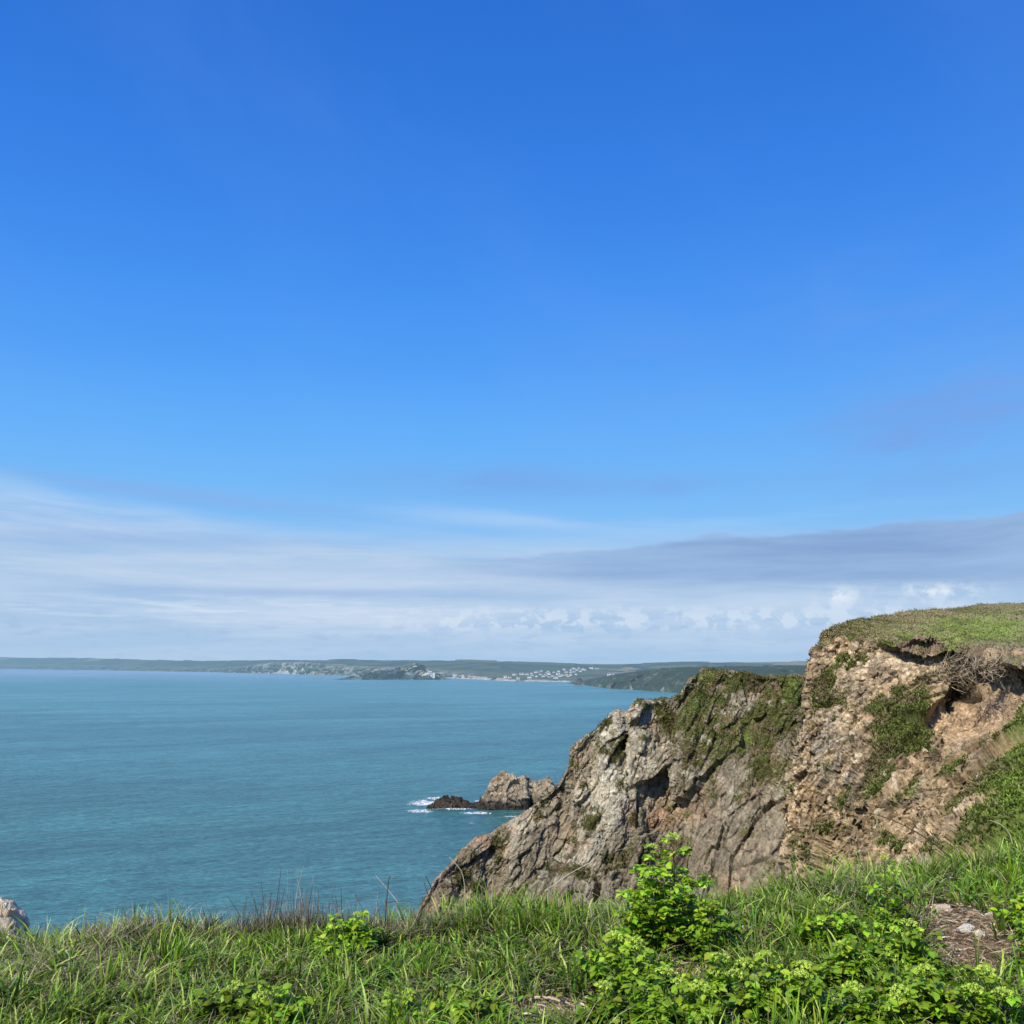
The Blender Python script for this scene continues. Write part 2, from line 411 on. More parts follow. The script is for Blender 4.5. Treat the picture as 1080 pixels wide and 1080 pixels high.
# fields: cells with hedges
fc, fe, fid = facets(np.stack([P[:, 0] * 0.0045 + n1 * 0.2, P[:, 1] * 0.0016, 0 * P[:, 0]], -1), 41)
field = np.stack([0.055 + 0.08 * fid, 0.085 + 0.05 * fid, 0.035 + 0.03 * fid], -1)
field = mix(field, (0.26, 0.22, 0.12), (fid > 0.86) * 1.0)
c_ = mix(field, (0.035, 0.055, 0.03), np.clip((fe < 0.10) * 1.0 + (vnoise(P * 0.006, 8) > 0.42) * 0.8, 0, 1))
rk = mix(np.tile((0.075, 0.095, 0.05), (len(P), 1)), (0.42, 0.40, 0.34), np.clip(sm(0.1, 0.5, n2) * (0.25 + rocky), 0, 1))
rk = mix(rk, (0.05, 0.06, 0.035), sm(0.0, 0.5, fbm(P * 0.02, 3, 55)) * 0.6)
c_ = mix(c_, rk, (1 - sm(20, 32, rowi)))
town = ell(uu, vv, 560, 712, 55, 7)
c_ = mix(c_, (0.09, 0.11, 0.06), np.clip(town, 0, 1) * 0.7)
beach = (np.abs(uu - 545) < 75) * (1 - sm(9, 12, rowi))
c_ = mix(c_, (0.44, 0.41, 0.35), beach)
hills = mesh_np("hills", P, grid_faces(M_, N_)[:, ::-1], M_HILL, c_, True)
tag(hills, "low green farmland coast with fields and pale sea cliffs across the bay", "hills", kind="structure")
HILLP = P.copy(); hu, hv = PX(HILLP)

# nearer dark wooded headland beside the beach
U2 = np.array([598, 606, 614, 625, 640, 660, 680, 700, 730, 800, 900, 1100], float)
Wv2 = np.interp(U2, [598, 614, 640, 680, 710, 760, 900, 1100], [721, 722.4, 726, 728.5, 730.5, 733, 738, 745])
Tv2 = np.interp(U2, [598, 606, 614, 625, 640, 660, 680, 700, 730, 800, 1100], [721.5, 720.5, 719.5, 717, 714.5, 711.5, 709, 707.2, 705.5, 704.5, 703])
d2 = sea_d(Wv2)
a0 = W(U2, Wv2, d2); a0[:, 2] = -3
a1 = W(U2, Wv2 * 0.5 + Tv2 * 0.5, d2 + 40); a2 = W(U2, Tv2, d2 + 120); a3 = a2 + np.array([10, 150, -3.0]); a4 = a2 + np.array([20, 420, -40])
H2 = loft(np.stack([a0 - [0, 20, 5], a0, a1, a2, a3, a4]), [2, 16, 16, 8, 3], 40)
P = H2.reshape(-1, 3); ri = np.repeat(np.arange(H2.shape[0]), H2.shape[1])
n2 = fbm(P * [0.035, 0.02, 0.07], 5, 19, ridged=True); cl = sm(1, 5, ri) * (1 - sm(30, 44, ri))
P[:, 1] -= n2 * cl * 22; P[:, 2] += n2 * cl * 2.5 + (vnoise(P * 0.12, 3) * 1.6 + vnoise(P * 0.3, 4) * 0.8) * sm(4, 12, ri)
c_ = mix(np.tile((0.030, 0.045, 0.022), (len(P), 1)), (0.12, 0.125, 0.08), sm(0.15, 0.6, fbm(P * 0.08, 4, 29)))
c_ = mix(c_, (0.26, 0.24, 0.20), (sm(0.5, 0.8, n2) * (1 - sm(6, 18, ri))))
c_ = mix(c_, (0.09, 0.12, 0.05), sm(38, 44, ri) * 0.8)
hd = mesh_np("hillside", P, grid_faces(*H2.shape[:2])[:, ::-1], M_HILL, c_, True)
tag(hd, "dark scrub-covered rocky headland right of the far beach", "headland", kind="structure")

# tidal island with its cliffs
U3 = np.array([352, 360, 366, 373, 378, 384, 392, 400, 406, 412, 420, 428, 434, 440, 446, 452, 458, 464, 470, 478], float)
T3 = np.interp(U3, [352, 360, 373, 378, 384, 392, 400, 406, 412, 420, 428, 434, 440, 444, 450, 458, 466, 470, 478], [717, 716, 713.5, 714.8, 711, 710, 707.5, 707, 706.5, 705.5, 703.5, 703, 701, 700.2, 704, 709.5, 713.5, 715.8, 717])
B3 = np.interp(U3, [352, 478], [716.3, 717.4]); dd = sea_d(716.9)
b0 = W(U3, B3, dd); b0[:, 2] = -4; b1 = W(U3, B3 * 0.4 + T3 * 0.6, dd + 12); b2 = W(U3, T3, dd + 60); b3 = b2 * [1, 1, 0.6] + [0, 60, 0]; b4 = b2 * [1, 1, 0] + [0, 150, -4]
H3 = loft(np.stack([b0 - [0, 10, 3], b0, b1, b2, b3, b4]), [2, 20, 14, 5, 5], 24)
P = H3.reshape(-1, 3); ri = np.repeat(np.arange(H3.shape[0]), H3.shape[1])
fv, fe, fid = facets(P * [0.045, 0.05, 0.07], 5, 1.3); fv2, _, fi2 = facets(P * 0.13, 6, 1.2)
m_ = sm(1, 5, ri); P[:, 1] -= m_ * (fv * 16 + fv2 * 5); P[:, 2] += m_ * (fv * 2.2 + fv2 * 1.4) * sm(0, 8, P[:, 2])
uu, vv = PX(P)
c_ = mix(np.tile((0.07, 0.072, 0.045), (len(P), 1)), (0.50, 0.47, 0.38), sm(0.40, 0.85, fid) * (0.35 + 0.9 * ell(uu, vv, 440, 707, 22, 10)))
c_ = mix(c_, (0.025, 0.028, 0.025), np.clip(1.2 * ell(uu, vv, 421, 712, 6, 6) + 0.9 * ell(uu, vv, 412, 711, 3, 5), 0, 1))  # shadow patches painted dark on the left part of the island
c_ = mix(c_, (0.09, 0.12, 0.045), sm(0.5, 0.8, fi2) * 0.6 * sm(15, 25, ri))
isl = mesh_np("island", P, grid_faces(*H3.shape[:2])[:, ::-1], M_HILL, c_, False)
tag(isl, "small rocky tidal island with steep cliffs in front of the far coast", "island", kind="structure")
ISLP = P.copy(); iu, iv = PX(ISLP)

def pick(PP, pu, pv, u, v, r=0.7):
    m = (np.abs(pu - u) < r * 2.5) & (np.abs(pv - v) < r)
    if not m.any():
        return PP[np.argmin((pu - u) ** 2 + (pv - v) ** 2)]
    idx = np.where(m)[0]; return PP[idx[np.argmin(PP[idx, 1])]]

# houses
def box(V, F, x0, x1, y0, y1, z0, z1):
    o = len(V); V += [(x0, y0, z0), (x1, y0, z0), (x1, y1, z0), (x0, y1, z0), (x0, y0, z1), (x1, y0, z1), (x1, y1, z1), (x0, y1, z1)]
    F += [(o, o + 1, o + 5, o + 4), (o + 1, o + 2, o + 6, o + 5), (o + 2, o + 3, o + 7, o + 6), (o + 3, o, o + 4, o + 7), (o + 4, o + 5, o + 6, o + 7), (o + 3, o + 2, o + 1, o)]
def house(w, dep, h, rh, roofm, gable_front=False):
    root = empty("house", (0, 0, 0))
    V = []; F = []; box(V, F, -w / 2, w / 2, 0, dep, -6, h)
    mesh_np("wall", np.array(V), np.array(F), M_WALL, parent=root)
    e = 0.5; zo = h + 0.01
    if gable_front:
        V = [(-w / 2 - e, -e, zo), (w / 2 + e, -e, zo), (w / 2 + e, dep + e, zo), (-w / 2 - e, dep + e, zo), (0, -e, h + rh), (0, dep + e, h + rh)]
        F = [(0, 4, 5, 3), (1, 2, 5, 4), (0, 1, 4, 4), (2, 3, 5, 5), (0, 3, 2, 1)]
    else:
        V = [(-w / 2 - e, -e, zo), (w / 2 + e, -e, zo), (w / 2 + e, dep + e, zo), (-w / 2 - e, dep + e, zo), (-w / 2 - e, dep / 2, h + rh), (w / 2 + e, dep / 2, h + rh)]
        F = [(0, 1, 5, 4), (2, 3, 4, 5), (0, 4, 3, 3), (1, 2, 5, 5), (0, 3, 2, 1)]
    me = bpy.data.meshes.new("roof"); me.from_pydata(V, [], [tuple(dict.fromkeys(f)) for f in F]); me.materials.append(roofm)
    r = bpy.data.objects.new("roof", me); COL.objects.link(r); r.parent = root
    V = []; F = []; box(V, F, w * 0.25, w * 0.25 + 0.9, dep / 2 - 0.5, dep / 2 + 0.5, h + rh * 0.5, h + rh + 1.2)
    ch = mesh_np("chimney", np.array(V), np.array(F), M_ROOFB, parent=r)
    for wx in (-w * 0.28, w * 0.22):
        V = []; F = []; box(V, F, wx - 0.9, wx + 0.9, -0.05, 0.02, h * 0.45, h * 0.8)
        mesh_np("window", np.array(V), np.array(F), M_GLASSD, parent=root)
    return root
def copy_tree(o, parent=None):
    c = o.copy(); COL.objects.link(c)
    if parent: c.parent = parent
    for ch in list(o.children): copy_tree(ch, c)
    return c
PROT = [house(12, 8, 5.2, 2.6, M_ROOF), house(9, 8, 6.5, 2.6, M_ROOFB, True), house(16, 9, 5.0, 2.6, M_ROOF)]
used = [0, 0, 0]
hr = random.Random(4)
def put_house(k, u, v, label, group, src=(HILLP, hu, hv), sc=1.0):
    p = pick(src[0], src[1], src[2], u, v)
    if used[k]: o = copy_tree(PROT[k])
    else: o = PROT[k]; used[k] = 1
    o.location = (float(p[0]), float(p[1]), float(p[2]) + 0.5); o.rotation_euler = (0, 0, hr.uniform(-0.5, 0.5))
    o.scale = (sc, sc, sc)
    tag(o, label, "house", group)
vill = []
for u, v in [(534, 714.5), (537, 714.8), (541, 711.8), (544, 711.5), (549, 711.3), (552, 711.5), (555, 711.8), (559, 711), (561, 712.8), (563, 709.5), (565, 713.8), (567, 709.2), (569, 711.6), (570, 708), (572, 713.5), (574, 709.8),
             (575, 712.2), (577, 708.4), (579, 713.8), (580, 711), (583, 709.8), (583, 713), (586, 711.4), (588, 708.3), (589, 713.4), (591, 710.6), (593, 712.6), (594, 706.2), (596, 709.4), (597, 711.8), (598, 713.2), (600, 707),
             (601, 710.2), (602, 712), (604, 705.6), (605, 708.6), (606, 711.4), (608, 706.8), (609, 705), (611, 708), (613, 706.2), (616, 705.4), (618, 706.6), (621, 704.6), (624, 705.4), (628, 705.2), (547, 715.8), (557, 715.2), (585, 715.2)]:
    low = v > 712.9; top = v < 707.3
    lab = ("small white house low down just behind the far beach" if low else "small white house on the upper slope of the hillside village" if top
           else "small white house in the middle of the hillside village across the bay")
    put_house(hr.choice([0, 1, 0, 2]), u + hr.uniform(-.4, .4), v, lab,
              "houses " + ("behind the far beach" if low else "on the upper village slope" if top else "in the middle of the village"), sc=hr.uniform(0.5, 0.95))
for u, v in [(643, 713.0), (646.5, 713.0), (650, 712.6), (656, 712.9), (659.5, 711.8)]:
    put_house(2, u, v, "long white house of the separate row above the dark headland", "houses in the row above the headland", sc=1.25)
put_house(2, 480, 711.5, "lone pale farmhouse on the slope between the island and the village", None, sc=0.6)
# white hotel on the island
p = pick(ISLP, iu, iv, 456, 711.5)
hot = empty("hotel", (float(p[0]), float(p[1]) - 4, float(p[2])))
V = []; F = []; box(V, F, -11, 11, 0, 10, -8, 6.5); box(V, F, -4, 3, -2, 9.9, -8, 9.5); mesh_np("wall", np.array(V), np.array(F), M_WALL, parent=hot)
V = []; F = []; box(V, F, -11.4, -4.05, -0.4, 10.4, 6.52, 7.1); box(V, F, 3.05, 11.4, -0.4, 10.4, 6.52, 7.1); mesh_np("roof", np.array(V), np.array(F), M_ROOF, parent=hot)
V = []; F = []; box(V, F, -3.4, 2.4, -2.15, -2.02, 1.5, 3); box(V, F, -3.4, 2.4, -2.15, -2.02, 5.2, 6.8); mesh_np("window", np.array(V), np.array(F), M_GLASSD, parent=hot)
tag(hot, "white flat-roofed hotel on the right shoulder of the small island", "hotel")

# low rock at the end of the sand spit
def rock_blob(name, loc, size, seed, mat, c0, c1, fac=0.35, freq=1.6, n=70, flat=False):
    th = np.linspace(0, math.pi, n); ph = np.linspace(0, 2 * math.pi, n * 2)
    T, Ph = np.meshgrid(th, ph, indexing='ij')
    D = np.stack([np.sin(T) * np.cos(Ph), np.sin(T) * np.sin(Ph), np.cos(T)], -1).reshape(-1, 3)
    f1, e1, i1 = facets(D * freq + seed * 3.3, seed, 1.0); f2, e2, i2 = facets(D * freq * 3 + seed, seed + 1, 1.0)
    r = 1 + fac * f1 + fac * 0.3 * f2 + 0.06 * fbm(D * 6 + seed, 4, seed)
    P = D * r[:, None] * np.array(size)
    cc = mix(np.tile(c0, (len(P), 1)), c1, np.clip(0.5 + 0.6 * fbm(D * 4, 4, seed + 5) + 0.3 * (i2 - 0.5), 0, 1)); cc = cc * (1 - 0.5 * (e2 < 0.05))[:, None]
    o = mesh_np(name, P, grid_faces(n, 2 * n)[:, ::-1], mat, cc, False); o.location = loc
    return o
p = W(611, 721.5, sea_d(722.3))
o = rock_blob("rock", (p[0], p[1], 1), (11, 9, 13), 3, M_HILL, (0.06, 0.06, 0.045), (0.15, 0.14, 0.11), n=30); tag(o, "small dark upright rock at the end of the far beach", "rock")

# ------------------------------------------------------------------ sea stack and reef (surfaces standing in the sea)
def ridge_rock(name, uv, basev, d0, width_f, width_b, seed, cfun, mat, step=0.11, notches=(), amp=1.0, xpad=3.0):
    u = np.array([q[0] for q in uv], float); v = np.array([q[1] for q in uv], float)
    R = W(u, v, d0); xr = R[:, 0]; zr = R[:, 2]
    x = np.arange(xr[0] - xpad, xr[-1] + xpad, step); y = np.arange(-width_f - 2, width_b + 2, step * 1.3)
    X, Y = np.meshgrid(x, y, indexing='xy')
    z0 = np.interp(x, xr, zr, left=zr[0], right=zr[-1])
    edge = sm(xr[0] - xpad, xr[0], x) * (1 - sm(xr[-1], xr[-1] + xpad, x))
    Z = np.where(Y < 0, 1 - np.abs(Y / width_f) ** 2.2, 1 - np.abs(Y / width_b) ** 1.6)
    for (nx, ny, rx, ry, dp) in notches: Z = Z - dp * np.exp(-((X - nx) / rx) ** 2 - ((Y - ny) / ry) ** 2)
    Zz = z0[None, :] * Z * edge - (1 - edge) * 3
    Zz = np.maximum(Zz, -3)
    G = np.stack([X, Y + d0, Zz], -1); n = normals(G); n *= np.sign(n[..., 2:3] + 1e-9)
    P = G.reshape(-1, 3); n = n.reshape(-1, 3)
    q = P @ np.array([[0.35, 0.9, 0.0], [0.1, 0.2, 0.9], [0.9, -0.4, 0.2]])
    f1, e1, i1 = facets(q * 0.28, seed, 1.1); f2, e2, i2 = facets(q * 0.8, seed + 1, 1.1); f3, e3, i3 = facets(q * 2.0, seed + 2, 1.0)
    P = P + n * ((f1 * 1.5 + f2 * 0.55 + f3 * 0.18) * amp)[:, None]
    c = cfun(P, i1, i2, i3, e1, e2)
    return mesh_np(name, P, grid_faces(*G.shape[:2]), mat, c, False)

def stack_col(P, i1, i2, i3, e1, e2):
    c = mix(np.tile((0.25, 0.205, 0.14), (len(P), 1)), (0.47, 0.395, 0.28), np.clip(i2 * 0.7 + i3 * 0.3, 0, 1))
    c = mix(c, (0.40, 0.27, 0.16), sm(5, 10, P[:, 2]) * sm(0.1, 0.5, fbm(P * 0.3, 3, 4)))
    c = mix(c, (0.045, 0.038, 0.032), 1 - sm(1.4, 4.0, P[:, 2] + fbm(P * 0.8, 3, 6) * 1.4))
    c = mix(c, (0.10, 0.13, 0.04), sm(0.25, 0.6, fbm(P * 0.35, 3, 14)) * sm(566, 590, PX(P)[0]) * 0.9)
    return c * (0.55 + 0.45 * sm(0.0, 0.10, e2))[:, None]
def reef_col(P, i1, i2, i3, e1, e2):
    return mix(np.tile((0.03, 0.025, 0.02), (len(P), 1)), (0.085, 0.068, 0.05), i3) * (0.6 + 0.4 * sm(0, 0.1, e2))[:, None]
dst = float(sea_d(853.5)) + 4
xs_ = lambda u: float(W(u, 840, dst)[0])
stk = ridge_rock("sea_stack", [(507, 850), (511, 838), (516, 829), (521, 822), (527, 820), (531, 816), (534, 818), (541, 820), (546, 818), (553, 817), (558, 818), (562, 822), (568, 826), (573, 823), (578, 820), (581, 822), (585, 832), (590, 842), (610, 850)],
                 0, dst, 5.5, 12, 21, stack_col, M_STACK, amp=0.75, notches=[(xs_(560), -4.6, 1.1, 4.2, 1.1), (xs_(566), -4.0, 1.3, 3.4, 0.9), (xs_(572), -2.5, 0.8, 2.0, 0.3)])
tag(stk, "tall grey-brown jagged rock standing in the sea below the cliff", "sea rock")
drf = float(sea_d(852)) + 1.5
rf = ridge_rock("reef_rock", [(454, 850), (459, 847.5), (465, 843.5), (469, 841), (474, 840), (479, 839.5), (486, 841.5), (492, 844.5), (497, 847), (503, 849), (515, 851), (528, 852.5), (545, 853), (556, 851), (570, 850)], 0, drf, 3.2, 5, 33, reef_col, M_STACK, step=0.12, amp=0.5, xpad=1.5)
tag(rf, "low dark wet reef washed by surf left of the jagged sea rock", "sea rock")
# foam sheet around them
m, t, out = new_mat("sea_foam")
a = t.new("ShaderNodeAttribute", attribute_name="Col"); g = t.new("ShaderNodeNewGeometry")
fx, fy, fz = t.sep(g.outputs["Position"])
nn = t.noise(t.comb(t.m('MULTIPLY', fx, 0.75), t.m('MULTIPLY', fy, 0.42)), 1.0, 8, 0.75, 1.6)
sp = t.new("ShaderNodeSeparateColor"); t.l.new(a.outputs["Color"], sp.inputs[0])
fac = t.m('MULTIPLY', t.ss(t.m('ADD', nn, t.m('MULTIPLY', sp.outputs[0], 0.36)), 0.74, 0.90), t.ss(sp.outputs[0], 0.08, 0.35))
p = t.new("ShaderNodeBsdfPrincipled"); p.inputs["Base Color"].default_value = (0.85, 0.88, 0.86, 1); p.inputs["Roughness"].default_value = 0.7
tr = t.new("ShaderNodeBsdfTransparent"); mx = t.new("ShaderNodeMixShader"); t.l.new(fac, mx.inputs[0]); t.l.new(tr.outputs[0], mx.inputs[1]); t.l.new(p.outputs[0], mx.inputs[2]); t.l.new(mx.outputs[0], out.inputs[0])
x0, x1 = float(W(420, 850, dst)[0]), float(W(580, 850, dst)[0])
X, Y = np.meshgrid(np.linspace(x0, x1, 180), np.linspace(dst - 45, dst + 35, 180)); P = np.stack([X, Y, 0 * X + 0.12 + 0.1 * np.sin(X * 1.3 + Y)], -1).reshape(-1, 3)
uu, vv = PX(P)
wgt = 0
for (a_, b_, ru, rv, k_) in [(447, 847, 22, 4.5, 1.1), (443, 855.5, 19, 2.6, 1.15), (462, 842, 18, 2.5, 1.0), (478, 853.0, 28, 1.9, 1.0), (502, 857.5, 24, 2.2, 1.0), (460, 851, 30, 8, .5), (468, 840, 12, 1.2, .75), (540, 861, 14, 1.5, .9), (504, 845, 5, 1.6, 1.0), (497, 868.5, 6, 1.5, .75), (500, 863, 8, 1.5, .5), (434, 850, 10, 6, .45), (408, 854, 6, 1, .5), (452, 842, 8, 3, .5), (520, 866, 14, 2, .35)]:
    wgt = np.maximum(wgt, k_ * ell(uu, vv, a_, b_, ru, rv)) if not np.isscalar(wgt) else k_ * ell(uu, vv, a_, b_, ru, rv)
fo = mesh_np("foam", P, grid_faces(180, 180), m, np.stack([wgt] * 3, -1), True)
tag(fo, "white surf foam around the dark reef and sea rock", "foam", kind="stuff")

# ------------------------------------------------------------------ middle headland
sil = [(425, 985), (440, 962), (452, 942), (462, 926), (476, 913), (500, 895), (522, 881), (545, 863), (570, 842), (588, 826), (597, 806), (606, 784), (618, 776), (632, 768), (641, 757), (650, 752), (661, 756), (669, 743), (682, 738), (698, 736), (714, 732), (721, 718), (732, 708), (748, 706), (768, 708), (790, 709), (812, 713), (835, 712), (860, 713), (900, 716), (940, 720)]
us = np.array([s_[0] for s_ in sil], float); vs = np.array([s_[1] for s_ in sil], float)
UC = np.array([425, 440, 452, 465, 480, 500, 522, 545, 567, 585, 594, 602, 612, 625, 638, 650, 662, 673, 690, 707, 716, 724, 736, 755, 780, 810, 840, 870, 905, 940], float)
VS = np.interp(UC, us, vs)
dS = np.interp(UC, [425, 455, 520, 600, 660, 715, 735, 800, 860, 940], [100, 103, 110, 111, 112, 114.5, 112.5, 109, 107, 105])
rows = []
s0 = W(UC, VS, dS)
side = np.clip((585 - UC) / 120, 0, 1)
rows.append(np.stack([s0[:, 0] + 10, s0[:, 1] + 45, np.minimum(s0[:, 2] - 34, -3)], -1))
rows.append(s0 + np.array([4, 20, -12.0])); rows.append(s0 + np.array([1, 5, -1.6])); rows.append(s0)
rh = np.random.default_rng(5)
for tt, k_ in [(0.07, 0.9), (0.22, 3.2), (0.4, 6.5), (0.6, 10.5), (0.8, 15), (1.0, 20)]:
    vb = 1015.0
    v_ = VS + (vb - VS) * tt
    scale = (vb - VS) / 300.0
    d = dS - k_ * (0.35 + 0.65 * scale) * 1.0
    d = d - 1.3 * ell(UC, v_, 645, 850, 42, 60, -20) - 2.0 * ell(UC, v_, 560, 890, 30, 40) + 0.8 * ell(UC, v_, 700, 880, 30, 40, 20) + 2.5 * ell(UC, v_, 595, 880, 12, 60, 30) + 1.2 * ell(UC, v_, 800, 830, 50, 80) - 2 * ell(UC, v_, 720, 780, 25, 30)
    d = d + rh.normal(0, 0.35, len(UC))
    rows.append(W(UC, v_, d))
last = rows[-1].copy(); l2 = last + np.array([-2, -4, -6.0]); l2[:, 2] = np.minimum(l2[:, 2], last[:, 2] * 0.5); l3 = last + np.array([-3, -8, 0]); l3[:, 2] = -3
rows += [l2, l3]
G = loft(np.stack(rows), [4, 6, 16, 36, 52, 62, 62, 50, 30, 6, 5], 26)
n = normals(G); 
if n[G.shape[0] // 2, G.shape[1] // 2, 1] > 0: n = -n
shp = G.shape[:2]; P = G.reshape(-1, 3); n = n.reshape(-1, 3)
a = np.array([0.50, 0.25, 0.83]); a /= np.linalg.norm(a); b = np.array([0.86, -0.1, -0.5]); b -= a * (a @ b); b /= np.linalg.norm(b); cax = np.cross(a, b)
B0 = P.copy()
def qv(P_, w_): 
    wp_ = P_ + w_ * np.stack([fbm(P_ * 0.15, 2, 1), fbm(P_ * 0.15, 2, 2), fbm(P_ * 0.15, 2, 3)], -1)
    return np.stack([wp_ @ a, wp_ @ b, wp_ @ cax], -1)
def renorm(P_, n_, shp_, k_=0.7):
    m_ = normals(P_.reshape(shp_ + (3,))).reshape(-1, 3)
    m_ = m_ * np.sign((m_ * n_).sum(1, keepdims=True) + 1e-9)
    r_ = n_ * (1 - k_) + m_ * k_
    return r_ / np.linalg.norm(r_, axis=1, keepdims=True)
fb = fbm(P * 0.12, 4, 80)
uu, vv = PX(P)
silf = 0.45 + 0.55 * sm(0, 14, np.abs(vv - np.interp(uu, us, vs)))
f0, e0, i0 = facets(qv(P, 0.8) * [0.085, 0.20, 0.13], 70, 1.2)
P = P + n * ((f0 * 0.95 + fb * 0.7) * silf)[:, None]
f1, e1, i1 = facets(qv(P, 0.5) * [0.11, 0.46, 0.34], 71, 1.1)
P = P + n * ((f1 * 0.52 - 0.12 * (1 - sm(0, 0.06, e1))) * silf)[:, None]
n = renorm(P, n, shp, 0.5)
f2, e2, i2 = facets(qv(P, 0.2) * [0.36, 1.25, 1.0], 72, 1.2)
P = P + n * ((f2 * 0.24 - 0.04 * (1 - sm(0, 0.08, e2))) * silf)[:, None]
n = renorm(P, n, shp, 0.5)
f3, e3, i3 = facets(qv(P, 0.0) * [1.3, 3.4, 2.8], 73, 1.2)
veg = sum(k_ * ell(uu, vv, *e_) for k_, e_ in [(1.3, (742, 738, 20, 30, 20)), (1.1, (775, 775, 34, 26, 30)), (1.2, (825, 745, 26, 30)), (1.0, (800, 800, 28, 24, 30)), (1.1, (790, 715, 45, 9)), (.9, (660, 784, 16, 9, -30)), (.8, (628, 770, 14, 6, -30)),
     (.9, (700, 755, 10, 14)), (.9, (622, 868, 7, 14, 15)), (.85, (668, 866, 8, 12, 20)), (.8, (606, 890, 6, 10)), (.8, (650, 800, 8, 8)), (.7, (728, 800, 20, 12)), (.9, (835, 860, 14, 25)), (.7, (570, 850, 14, 8, -35)), (.6, (500, 905, 20, 8, -30)), (.55, (480, 925, 22, 14)),
     (.85, (690, 742, 18, 8, -20)), (.8, (648, 905, 14, 10)), (.7, (600, 925, 40, 9)), (.7, (845, 800, 12, 20)), (.6, (530, 890, 14, 8, -40)), (1.0, (720, 765, 14, 18))])
vn = fbm(P * [0.55, 0.55, 0.8], 5, 90, 0.6); vn2 = fbm(P * 2.2, 4, 95, 0.6)
vegm = sm(0.30, 0.85, np.minimum(veg, 1.0) * 0.85 + 0.95 * vn + 0.5 * vn2 + 0.10 + 0.55 * (i2 - 0.5) + 0.3 * (i1 - 0.5))
pale = sum(k_ * ell(uu, vv, *e_) for k_, e_ in [(1.0, (645, 835, 26, 55, 25)), (1.0, (640, 765, 20, 16)), (.9, (680, 752, 22, 14, -25)), (.9, (620, 880, 22, 40, 25)), (.8, (760, 745, 14, 12)), (.8, (772, 830, 10, 25, 20)), (.7, (765, 770, 16, 14)), (.8, (745, 790, 22, 14)), (.7, (805, 745, 20, 10)), (.6, (590, 930, 40, 20)), (.5, (560, 860, 20, 25, 30))])
disp = f3 * 0.09 * (1 - 0.3 * vegm) + vegm * (0.10 * vn + 0.10 * vn2) + 0.09 * fbm(P * 2.2, 4, 99, 0.6, True)
P = P + n * disp[:, None]
rock = mix(np.tile((0.26, 0.215, 0.145), (len(P), 1)), (0.41, 0.37, 0.27), np.clip(0.15 + 0.8 * pale + 0.6 * (i1 - 0.5)  + 0.35 * fbm(P * 0.5, 4, 100), 0, 1))
rock = mix(rock, (0.51, 0.475, 0.37), np.clip(pale, 0, 1) * sm(0.45, 0.95, i2) * 0.8)
rock = mix(rock, (0.42, 0.265, 0.155), np.clip(0.9 * ell(uu, vv, 705, 885, 32, 30) + 0.7 * ell(uu, vv, 530, 905, 24, 20) + 0.35, 0, 1) * sm(0.05, 0.45, fbm(P * 0.35, 4, 110)))
rock = mix(rock, (0.17, 0.14, 0.095), sm(0.1, 0.6, fbm(P * [0.5, 0.5, 0.25], 4, 120)) * 0.55 * (1 - 0.6 * np.clip(pale, 0, 1)))
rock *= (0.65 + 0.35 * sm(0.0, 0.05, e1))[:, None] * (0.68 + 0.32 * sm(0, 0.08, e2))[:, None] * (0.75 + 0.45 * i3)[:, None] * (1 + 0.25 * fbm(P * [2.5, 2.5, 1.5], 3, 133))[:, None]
gr = mix(np.tile((0.14, 0.145, 0.045), (len(P), 1)), (0.24, 0.18, 0.10), sm(-0.1, 0.4, fbm(P * 0.9, 4, 130)))
gr = mix(gr, (0.16, 0.22, 0.05), np.clip(ell(uu, vv, 745, 740, 22, 30) + ell(uu, vv, 780, 785, 35, 20) + ell(uu, vv, 840, 735, 15, 20), 0, 1) * sm(-0.2, 0.4, vn))
gr *= (0.8 + 0.5 * vn2)[:, None]
rock *= (1 + 0.55 * fbm(P * [0.10, 0.10, 0.07], 4, 137))[:, None] * (1 + 0.35 * fbm(P * [1.2, 1.2, 0.8], 4, 139, 0.65))[:, None]
gr *= (1 + 0.5 * fbm(P * 0.3, 4, 141))[:, None]
chip = sm(0.28, 0.42, fbm(P * [0.9, 0.9, 1.1], 4, 151, 0.6)) * (i3 > 0.35)
vegm = vegm * (1 - 0.75 * chip)
rock = mix(rock, (0.52, 0.48, 0.38), chip * (uu > 680) * (vv < 830) * 0.6)
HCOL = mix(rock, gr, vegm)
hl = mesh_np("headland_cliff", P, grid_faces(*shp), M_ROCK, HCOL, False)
tag(hl, "grey and brown craggy sea cliff with patches of green in the middle distance", "cliff", kind="structure")
HLV = (P, vegm, gr, n)

